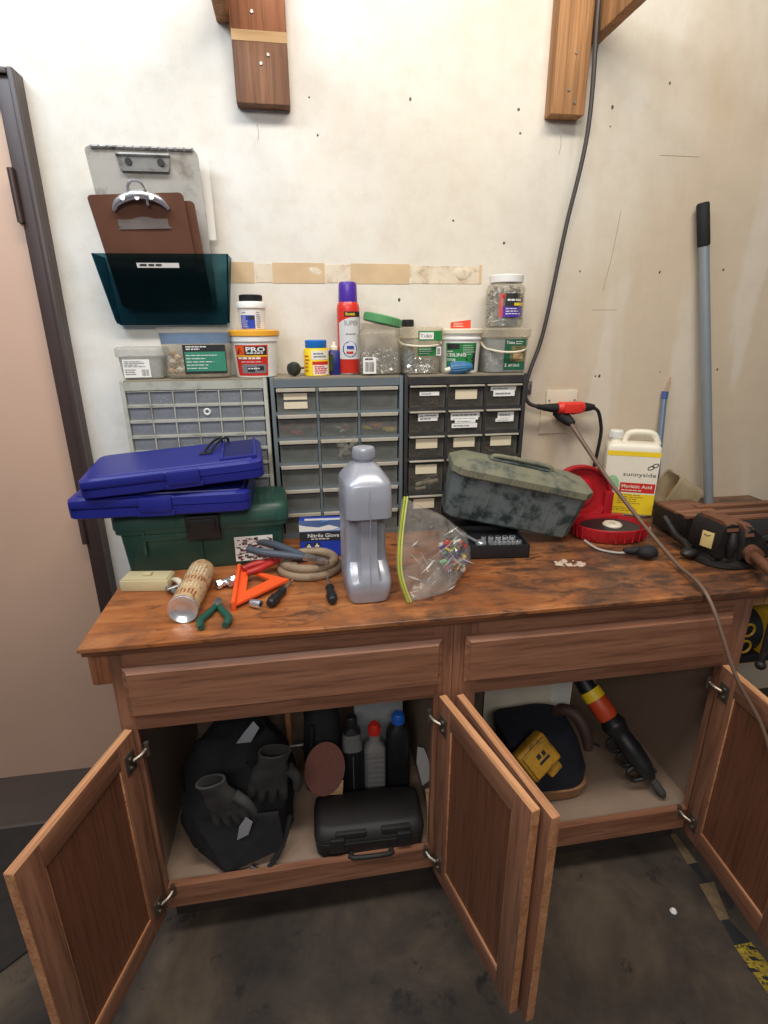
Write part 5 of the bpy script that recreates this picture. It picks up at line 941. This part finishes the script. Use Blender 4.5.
m = MB(); m.tube([(0.908, -0.058, 1.280), (0.914, -0.058, 1.280), (0.95, -0.058, 1.279), (0.965, -0.058, 1.278), (1.0, -0.058, 1.280), (1.006, -0.058, 1.280)], 0.02, 14, [0.017, 0.021, 0.021, 0.023, 0.020, 0.016], sm=0); m.box(0.925, 0.990, -0.084, -0.075, 1.264, 1.296, 0.003); m.build('connector', pm('bright_red_rubber', S(222, 54, 40), 0.45, var=0.06), t)
m = MB(); m.tube([(1.004, -0.058, 1.280), (1.02, -0.058, 1.280), (1.045, -0.056, 1.279)], 0.014, 12, [0.017, 0.015, 0.010]); m.build('strain_relief', M['blackm'], t)
m = MB(); m.tube([(1.042, -0.056, 1.279), (1.068, -0.05, 1.262), (1.086, -0.045, 1.22), (1.095, -0.04, 1.17), (1.09, -0.03, 1.05), (1.085, -0.025, 0.95), (1.12, -0.02, 0.908)], 0.0062, 8, sm=6); m.build('cable', M['black'], t)
# ------------------------------------------------------------------ inside the left cabinet
IZ = 0.1205
def lump(m, rings, n=36, amp=0.02, fr=9, seed=0, e=2.6):
    out = []
    for cx, cy, z, rx, ry in rings:
        r = sring(cx, cy, z, rx, ry, e, n); out.append([p+Vector((noise.noise(p*fr+Vector((seed, 0, 0))), noise.noise(p*fr+Vector((0, seed+5, 0))), 0.4*noise.noise(p*fr+Vector((0, 0, seed+9)))))*amp for p in r])
    return m.loft(out)
t = thing('tool_bag', 'slumped black fabric tool bag with a loop strap, left side of the open left cabinet', 'bag', (-0.215, -0.50, IZ))
m = MB(); lump(m, [(0.0, 0, 0.012, 0.13, 0.10), (0, 0, 0.02, 0.150, 0.125), (-0.01, 0.0, 0.09, 0.165, 0.145), (-0.005, 0.01, 0.16, 0.165, 0.145), (0.0, 0.02, 0.23, 0.145, 0.13), (0.01, 0.03, 0.275, 0.11, 0.10), (0.02, 0.04, 0.30, 0.07, 0.05)], 60, 0.040, 13, 2); m.build('bag_body', M['cloth'], t, ang=60)
m = MB(); m.prism([(-0.10, -0.150, 0.16), (0.12, -0.165, 0.17), (0.13, -0.17, 0.05), (-0.03, -0.186, 0.004), (-0.11, -0.14, 0.05)], (0, 0.01, 0)); m.build('front_flap', M['cloth'], t)
m = MB(); m.tube([(0.035, -0.183, 0.012), (0.055, -0.192, 0.008), (0.085, -0.190, 0.010), (0.125, -0.165, 0.06), (0.150, -0.14, 0.13)], 0.0075, 8); m.build('strap', M['black'], t)
def glove(label, loc, rot, k=1.0):
    t = thing('work_glove', label, 'glove', loc, rot, group=None)
    m = MB(); m.loft([[p+Vector((0, 0.004*noise.noise(p*40), 0)) for p in sring(0, 0, z, rx, ry, 2.4, 24)] for z, rx, ry in ((0.0, 0.040, 0.016), (0.03, 0.044, 0.018), (0.06, 0.040, 0.018), (0.085, 0.032, 0.016), (0.120, 0.036, 0.018), (0.120, 0.031, 0.013), (0.085, 0.026, 0.011))])
    for i, (x, l, b) in enumerate(((-0.032, 0.060, -0.012), (-0.011, 0.075, -0.002), (0.011, 0.072, 0.006), (0.031, 0.055, 0.014))): m.tube([(x, 0, 0.012), (x+b*0.5, -0.006, -l*0.45), (x+b, -0.002, -l)], 0.011, 10, [0.0125, 0.0118, 0.0085])
    m.tube([(0.038, -0.004, 0.06), (0.060, -0.012, 0.035), (0.066, -0.014, -0.005)], 0.011, 10, [0.014, 0.012, 0.009])
    o = m.build('glove_shell', M['charcoal'], t); o.scale = (k, k, k); return t
glove('dark grey work glove on the black fabric bag, nearer the sandpaper disc', (-0.120, -0.618, 0.352), (14, 10, 8), 1.2)
glove('dark grey work glove hanging over the middle of the black fabric bag', (-0.225, -0.655, 0.318), (12, -12, -10), 1.1)
single(MB().prism([(-0.02, 0, 0), (0.012, 0, 0.02), (0.028, 0, 0.075), (0.014, 0, 0.10), (-0.008, 0, 0.06)], (0, 0.002, 0)).build('paper_scrap', pm('dim_white_paper', S(176, 178, 182), 0.7)), (-0.190, -0.672, 0.225), 'pale paper scrap sticking out low on the black fabric bag', 'paper scrap', rot=(12, 0, 0))
single(MB().prism([(-0.035, 0, 0), (0.0, 0, -0.012), (0.035, 0, 0.055), (0.022, 0, 0.085), (-0.01, 0, 0.04)], (0, 0.002, 0)).build('paper_scrap', pm('pale_grey_paper', S(170, 172, 178), 0.7)), (-0.175, -0.520, 0.415), 'pale paper scrap on top of the black fabric bag', 'paper scrap', rot=(10, 0, 0))
t = thing('backpack', 'black backpack at the back of the left cabinet, behind the sandpaper disc', 'backpack', (0.040, -0.42, IZ))
m = MB(); lump(m, [(0, 0.04, 0.01, 0.05, 0.07), (0, 0.04, 0.02, 0.06, 0.09), (0, 0.04, 0.15, 0.062, 0.09), (0, 0.05, 0.28, 0.055, 0.08), (0, 0.06, 0.32, 0.04, 0.05)], 36, 0.012, 12, 7); m.build('bag_body', M['cloth'], t, ang=60)
m = MB(); m.tube([(-0.03, -0.03, 0.27), (-0.04, -0.06, 0.17), (-0.03, -0.06, 0.05)], 0.009, 8); m.build('strap', M['black'], t)
single(MB().box(-0.012, 0.012, -0.008, 0.008, 0, 0.43, 0.002).build('wood_stake', M['pale']), (0.02, -0.20, IZ), 'pale square wooden stake standing at the back of the left cabinet', 'stake')
t = thing('hammer', 'hammer standing head down, wooden handle up, at the back of the left cabinet', 'hammer', (-0.075, -0.245, IZ))
m = MB(); m.tube([(0, 0, 0.03), (0, 0, 0.20), (0, 0, 0.30), (0, 0, 0.40), (0, 0, 0.41)], 0.015, 14, [0.011, 0.012, 0.018, 0.020, 0.014]); m.build('handle', M['oakedge'], t)
m = MB(); m.tube([(-0.06, 0, 0.016), (-0.02, 0, 0.018), (0.03, 0, 0.018), (0.05, 0, 0.018)], 0.015, 14, [0.006, 0.013, 0.013, 0.015], sm=0); m.build('head', M['steel'], t)
t = thing('drill_case', 'black moulded drill case lying at the front of the left cabinet', 'case', (0.158, -0.612, IZ), (0, 0, -2))
R3 = lambda z, rx, ry, e=7: sring(0, 0, z, rx, ry, e, 48)
m = MB(); m.loft([R3(0, 0.145, 0.070), R3(0.006, 0.154, 0.077), R3(0.052, 0.158, 0.080), R3(0.055, 0.154, 0.076)]); M['case'] = pm('charcoal_moulded_plastic', S(30, 27, 26), 0.6, var=0.15, bmp=0.1); m.build('case_base', M['case'], t)
m = MB(); m.loft([R3(0.057, 0.156, 0.076), R3(0.060, 0.159, 0.081), R3(0.080, 0.156, 0.076), R3(0.092, 0.146, 0.062), R3(0.095, 0.138, 0.052)]); m.box(-0.10, -0.01, -0.079, -0.056, 0.064, 0.088, 0.006); m.box(0.03, 0.115, -0.079, -0.056, 0.066, 0.090, 0.006); m.build('case_lid', M['case'], t)
for x in (-0.095, 0.095): MB().box(x-0.02, x+0.02, -0.089, -0.076, 0.032, 0.078, 0.004).build('latch', M['black'], t)
m = MB(); m.tube([(-0.055, -0.080, 0.016), (-0.052, -0.096, 0.018), (0.052, -0.096, 0.018), (0.055, -0.080, 0.016)], 0.007, 10, sm=3); m.build('handle', M['case'], t)
t = thing('sanding_disc', 'brown sandpaper disc propped up on the black drill case', 'sandpaper', (0.030, -0.560, 0.218), (-12, 6, 0))
m = MB(); m.prism([(0.060*math.cos(i*math.pi/20), 0, 0.088+0.086*math.sin(i*math.pi/20)) for i in range(40)], (0, 0.0025, 0)); m.build('abrasive_face', pm('brown_sandpaper', S(128, 82, 72), 0.95, var=0.12, vs=90, bmp=0.3, bs=500), t)
m = MB(); m.prism([(0.006, 0.003, 0.004), (0.058, 0.003, 0.004), (0.058, 0.003, 0.05), (0.03, 0.003, 0.03)], (0, 0.001, 0)); m.build('paper_backing', M['pale'], t)
def bottle(label, loc, body, cap, prof, capprof, e=3.0, ribs=None, name='oil_bottle'):
    t = thing(name, label, 'bottle', loc)
    K = 0.90; prof = [(rx*1.04, ry*1.04, z*K) for rx, ry, z in prof]; capprof = [(q, z*K) for q, z in capprof]
    m = MB(); m.loft([sring(0, 0, z, rx, ry, e if rx > 0.022 else 2, 32) for rx, ry, z in prof])
    if ribs:
        for z in ribs: m.box(-prof[1][0]*0.8, prof[1][0]*0.8, -prof[1][1]-0.003, -prof[1][1]+0.004, z, z+0.014, 0.002)
    m.build('bottle_body', body, t); m = MB(); m.lathe(capprof, 24)
    for i in range(16): a = i*math.pi/8; q = capprof[1][0]; m.cyl((q*math.cos(a), q*math.sin(a), capprof[1][1]+0.002), (q*math.cos(a), q*math.sin(a), capprof[2][1]-0.002), 0.001, n=4)
    m.build('cap', cap, t); return t
t = bottle('black bottle with a clear grey shoulder, next to the red capped bottle in the cabinet', (0.128, -0.470, IZ), M['black'], M['black'], [(0.028, 0.025, 0), (0.032, 0.028, 0.004), (0.032, 0.028, 0.20), (0.031, 0.028, 0.21), (0.026, 0.023, 0.28), (0.014, 0.014, 0.295), (0.013, 0.013, 0.30)], [(0.015, 0.298), (0.017, 0.30), (0.017, 0.335), (0.014, 0.34)])
m = MB(); m.loft([sring(0, 0, 0.191, 0.0328, 0.0298, 3, 32), sring(0, 0, 0.250, 0.0280, 0.0248, 3, 32)], False, False); m.build('shoulder_band', M['frost'], t)
m = MB(); m.box(-0.001, 0.001, -0.0305, -0.028, 0.02, 0.178); m.build('sight_strip', M['frost'], t)
bottle('grey ribbed bottle with a bright red cap inside the left cabinet', (0.199, -0.468, IZ), pm('mid_grey_plastic', S(128, 126, 124), 0.4, var=0.06), M['red'], [(0.030, 0.025, 0), (0.033, 0.028, 0.004), (0.033, 0.028, 0.19), (0.032, 0.027, 0.20), (0.024, 0.022, 0.215), (0.018, 0.018, 0.225), (0.016, 0.016, 0.26)], [(0.017, 0.255), (0.019, 0.257), (0.019, 0.283), (0.013, 0.297)], ribs=[0.04+0.020*i for i in range(7)])
bottle('dark bottle with a blue cap, rightmost bottle in the left cabinet', (0.274, -0.468, IZ), M['black'], pm('bright_blue_lid', S(30, 96, 190), 0.4), [(0.032, 0.027, 0), (0.036, 0.030, 0.004), (0.036, 0.030, 0.20), (0.036, 0.030, 0.235), (0.030, 0.026, 0.27), (0.018, 0.018, 0.285), (0.016, 0.016, 0.295)], [(0.017, 0.29), (0.020, 0.292), (0.020, 0.318), (0.014, 0.328)])
single(MB().box(-0.08, 0.08, -0.03, 0.03, 0, 0.405, 0.004).build('grey_carton', pm('grey_carton_board', S(150, 152, 154), 0.6)), (0.225, -0.36, IZ), 'grey carton standing behind the bottles in the left cabinet', 'carton')
single(MB().prism([(0, 0, 0), (0, 0.05, 0.045), (0, 0.055, 0.10), (0, 0.02, 0.125), (0, -0.03, 0.10), (0, -0.04, 0.06)], (0.002, 0, 0)).build('paper_scrap', M['paper']), (0.335, -0.555, 0.205), 'white paper scrap against the right side of the left cabinet', 'paper scrap', rot=(0, 5, 14))
single(MB().tube([(0, 0, 0), (0.004, 0.01, 0.08), (0.0, 0.02, 0.15)], 0.009, 10).build('short_dowel', M['pale']), (0.333, -0.655, IZ), 'short pale wooden dowel beside the black drill case', 'dowel')
# ------------------------------------------------------------------ inside the right cabinet
t = thing('tool_pouch', 'black tool pouch with tan leather trim, inside the right cabinet', 'pouch', (0.745, -0.498, IZ))
m = MB(); lump(m, [(0.02, 0, 0.006, 0.11, 0.09), (0.01, 0, 0.012, 0.125, 0.105), (0.0, 0, 0.09, 0.128, 0.112), (-0.015, 0.01, 0.17, 0.126, 0.100), (-0.025, 0.02, 0.205, 0.118, 0.088), (-0.03, 0.02, 0.212, 0.09, 0.065), (-0.03, 0.02, 0.210, 0.05, 0.03)], 48, 0.010, 10, 5, 3.5); m.build('pouch_body', pm('blue_black_canvas', S(26, 30, 40), 0.85, var=0.25, vs=30, bmp=0.4, bs=200), t, ang=60)
m = MB(); lump(m, [(0.02, -0.004, 0.0, 0.108, 0.092), (0.02, -0.004, 0.010, 0.118, 0.104), (0.012, -0.004, 0.045, 0.128, 0.110), (0.012, -0.004, 0.048, 0.122, 0.105)], 48, 0.006, 10, 5, 3.5); m.build('leather_bottom', pm('tan_leather', S(146, 106, 70), 0.7, var=0.15), t)
m = MB(); m.tube([(0.06, 0.06, 0.18), (0.075, 0.03, 0.235), (0.11, -0.005, 0.235), (0.13, -0.04, 0.19), (0.135, -0.055, 0.14)], 0.02, 12, [0.012, 0.02, 0.022, 0.02, 0.014]); m.build('leather_strap', pm('dark_brown_leather', S(70, 50, 44), 0.6, var=0.2), t)
m = MB(); m.tube([(0.135, -0.05, 0.175), (0.15, -0.05, 0.160), (0.175, -0.055, 0.147)], 0.004, 8); m.build('strap_end', M['black'], t)
M['dwy'] = pm('worn_yellow_plastic', S(184, 136, 36), 0.6, var=0.18, vs=20, dirt=S(110, 84, 40), dlo=0.52, dhi=0.7)
t = thing('battery_pack', 'yellow tool battery pack with black markings, propped against the black pouch', 'battery', (0.668, -0.622, 0.330), (58, -28, 22))
m = MB(); m.box(-0.056, 0.056, -0.048, 0.050, -0.028, 0.022, 0.012, 3); m.box(-0.046, 0.046, -0.038, 0.042, 0.020, 0.030, 0.005); m.build('pack_body', M['dwy'], t)
m = MB(); m.box(-0.014, 0.026, -0.012, -0.004, 0.030, 0.0308); m.box(-0.010, 0.004, 0.004, 0.018, 0.030, 0.0308); m.box(0.010, 0.022, 0.002, 0.016, 0.030, 0.0308); m.build('black_marks', M['ink'], t)
m = MB(); m.box(-0.005, 0.045, -0.080, -0.044, -0.022, 0.004, 0.008); m.build('rail_latch', M['dwy'], t)
t = thing('white_carton', 'open white cardboard carton at the back of the right cabinet', 'carton', (0.735, -0.235, IZ))
m = MB(); m.box(-0.13, 0.13, -0.09, 0.09, 0, 0.004); m.box(-0.13, -0.127, -0.09, 0.09, 0, 0.31); m.box(0.127, 0.13, -0.09, 0.09, 0, 0.31); m.box(-0.13, 0.13, -0.09, -0.087, 0, 0.25); m.box(-0.13, 0.13, 0.087, 0.09, 0, 0.31); m.build('carton_body', pm('off_white_card', S(204, 196, 178), 0.7), t)
m = MB(); m.prism([(0.127, -0.09, 0.0), (0.155, -0.16, 0.02), (0.155, -0.16, 0.31), (0.127, -0.09, 0.31)], (0.002, 0, 0)); m.build('carton_flap', M['paper'], t)
t = thing('garden_saw', 'orange and black pole saw head with a wrapped black blade, leaning in the right cabinet', 'saw', (0, 0, 0))
a, b = Vector((0.922, -0.402, 0.412)), Vector((1.098, -0.660, 0.135))
q = lambda k, dx=0, dz=0: a.lerp(b, k)+Vector((dx, 0, dz))
m = MB(); m.tube([q(0.10), q(0.14), q(0.30), q(0.36)], 0.03, 16, [0.026, 0.034, 0.036, 0.028], sm=2); m.build('motor_housing', pm('orange_saw_housing', S(206, 74, 36), 0.45, var=0.08), t)
m = MB(); m.tube([q(0.09), q(0.17)], 0.03, 16, [0.036, 0.037], sm=0); m.build('yellow_band', M['yellow'], t)
m = MB(); m.tube([q(-0.25, 0.02, 0.03), q(0.0), q(0.11)], 0.026, 14, [0.024, 0.03, 0.03], sm=2); m.build('pole', M['black'], t)
m = MB(); m.tube([q(0.34), q(0.40), q(0.48), q(0.60), q(0.75), q(0.85)], 0.03, 14, [0.032, 0.042, 0.032, 0.036, 0.031, 0.014], sm=4)
for k in (0.50, 0.62, 0.74): m.tube([q(k, -0.02), q(k+0.02, -0.055, -0.008), q(k+0.06, -0.05, -0.022), q(k+0.08, -0.012, -0.01)], 0.007, 8)
for k in range(7): m.cyl(q(0.46+k*0.055)-Vector((0.02, 0, 0.004)), q(0.47+k*0.055)+Vector((0.028, 0, 0.006)), 0.008, n=8)
m.build('blade_wrap', M['black'], t)
m = MB(); m.tube([q(0.83), q(0.90), q(0.97), q(1.0)], 0.01, 10, [0.009, 0.015, 0.013, 0.004]); m.build('tip', M['charcoal'], t)
# ------------------------------------------------------------------ right of the cabinets
t = thing('tool_stand', 'yellow steel tool stand under the right end of the worktop', 'stand', (1.45, -0.46, FZ))
M['tly'] = pm('tool_yellow_paint', S(206, 160, 40), 0.45, var=0.1)
m = MB(); m.box(-0.23, 0.32, -0.03, 0.01, 0.545, 0.570, 0.003); m.build('rail', M['tly'], t)
for x in (-0.20, 0.29):
    m = MB(); m.box(x-0.015, x+0.015, -0.03, 0.01, 0, 0.546, 0.003); m.build('leg', M['tly'], t)
t = thing('power_tool', 'black and yellow power tool sitting on the yellow stand', 'power tool', (1.40, -0.47, FZ+0.5705))
m = MB(); m.box(-0.15, 0.22, -0.05, 0.05, 0, 0.030, 0.006); m.loft([[Vector((x, y*k, 0.10+z*k)) for y, z in [(0.06*math.cos(i*math.pi/10), 0.075*math.sin(i*math.pi/10)) for i in range(20)]] for x, k in ((-0.025, 0.8), (-0.02, 1.0), (0.05, 1.0), (0.06, 0.85))]); m.build('motor_body', M['black'], t)
m = MB()
for z in (0.075, 0.135): m.tube([(-0.012+0.021*math.cos(i*math.pi/8), -0.063, z+0.021*math.sin(i*math.pi/8)) for i in range(17)], 0.004, 6, sm=0)
m.build('yellow_rings', M['tly'], t)
m = MB(); m.cyl((-0.16, 0, 0.078), (-0.02, 0, 0.082), 0.026, n=20); m.build('barrel', M['steel'], t)
m = MB(); m.tube([(-0.17, 0.0, 0.17), (-0.10, 0, 0.185), (-0.02, 0, 0.215), (0.10, 0, 0.245), (0.2, 0, 0.25), (0.21, 0, 0.02)], 0.02, 12, [0.024, 0.02, 0.02, 0.02, 0.02, 0.018]); m.build('grip', M['blackm'], t)
m = MB(); m.box(0.06, 0.20, -0.055, 0.055, 0.03, 0.18, 0.012); m.build('yellow_housing', M['tly'], t)
# worn tape on the floor
m = MB(); TZf = FZ+0.0006
def strip(y0, y1, x0, x1, w0, w1, mi, dz=0): m.mat(mi).add([(x0-w0/2, y0, TZf+dz), (x0+w0/2, y0, TZf+dz), (x1+w1/2, y1, TZf+dz), (x1-w1/2, y1, TZf+dz)], [(3, 2, 1, 0)])
strip(-0.63, -0.735, 1.185, 1.178, 0.020, 0.034, 0); strip(-0.735, -0.80, 1.178, 1.176, 0.03, 0.012, 2); strip(-0.80, -0.905, 1.176, 1.150, 0.050, 0.030, 0); strip(-0.905, -0.97, 1.150, 1.152, 0.022, 0.05, 2)
rs = random.Random(6); strip(-0.97, -1.5, 1.152, 1.15, 0.055, 0.06, 1)
for i in range(22): y = -0.975-i*0.024; x = 1.152+rs.uniform(-0.03, 0.02); m.mat(2).add([(x-0.006, y, TZf+0.0004), (x+0.012, y-0.005, TZf+0.0004), (x+0.018+rs.uniform(0, 0.008), y-0.016, TZf+0.0004), (x-0.002, y-0.012, TZf+0.0004)], [(3, 2, 1, 0)])
M['tape'] = pm('worn_tan_tape', S(122, 100, 70), 0.7, var=0.25, vs=40); M['htape'] = pm('hazard_yellow_tape', S(176, 148, 42), 0.6, var=0.3, vs=60, dirt=S(60, 52, 36), dlo=0.5, dhi=0.6)
single(m.build('floor_tape', [M['tape'], M['htape'], M['ink']], flat=True), (0, 0, 0), 'worn yellow and black hazard tape on the concrete under the rightmost door', 'tape')
single(MB().lathe([(0.009, 0), (0.010, 0.002), (0.006, 0.008)], 12).build('bottle_cap', M['white']), (1.02, -0.86, FZ), 'tiny white cap lying on the floor below the right cabinet', 'cap')
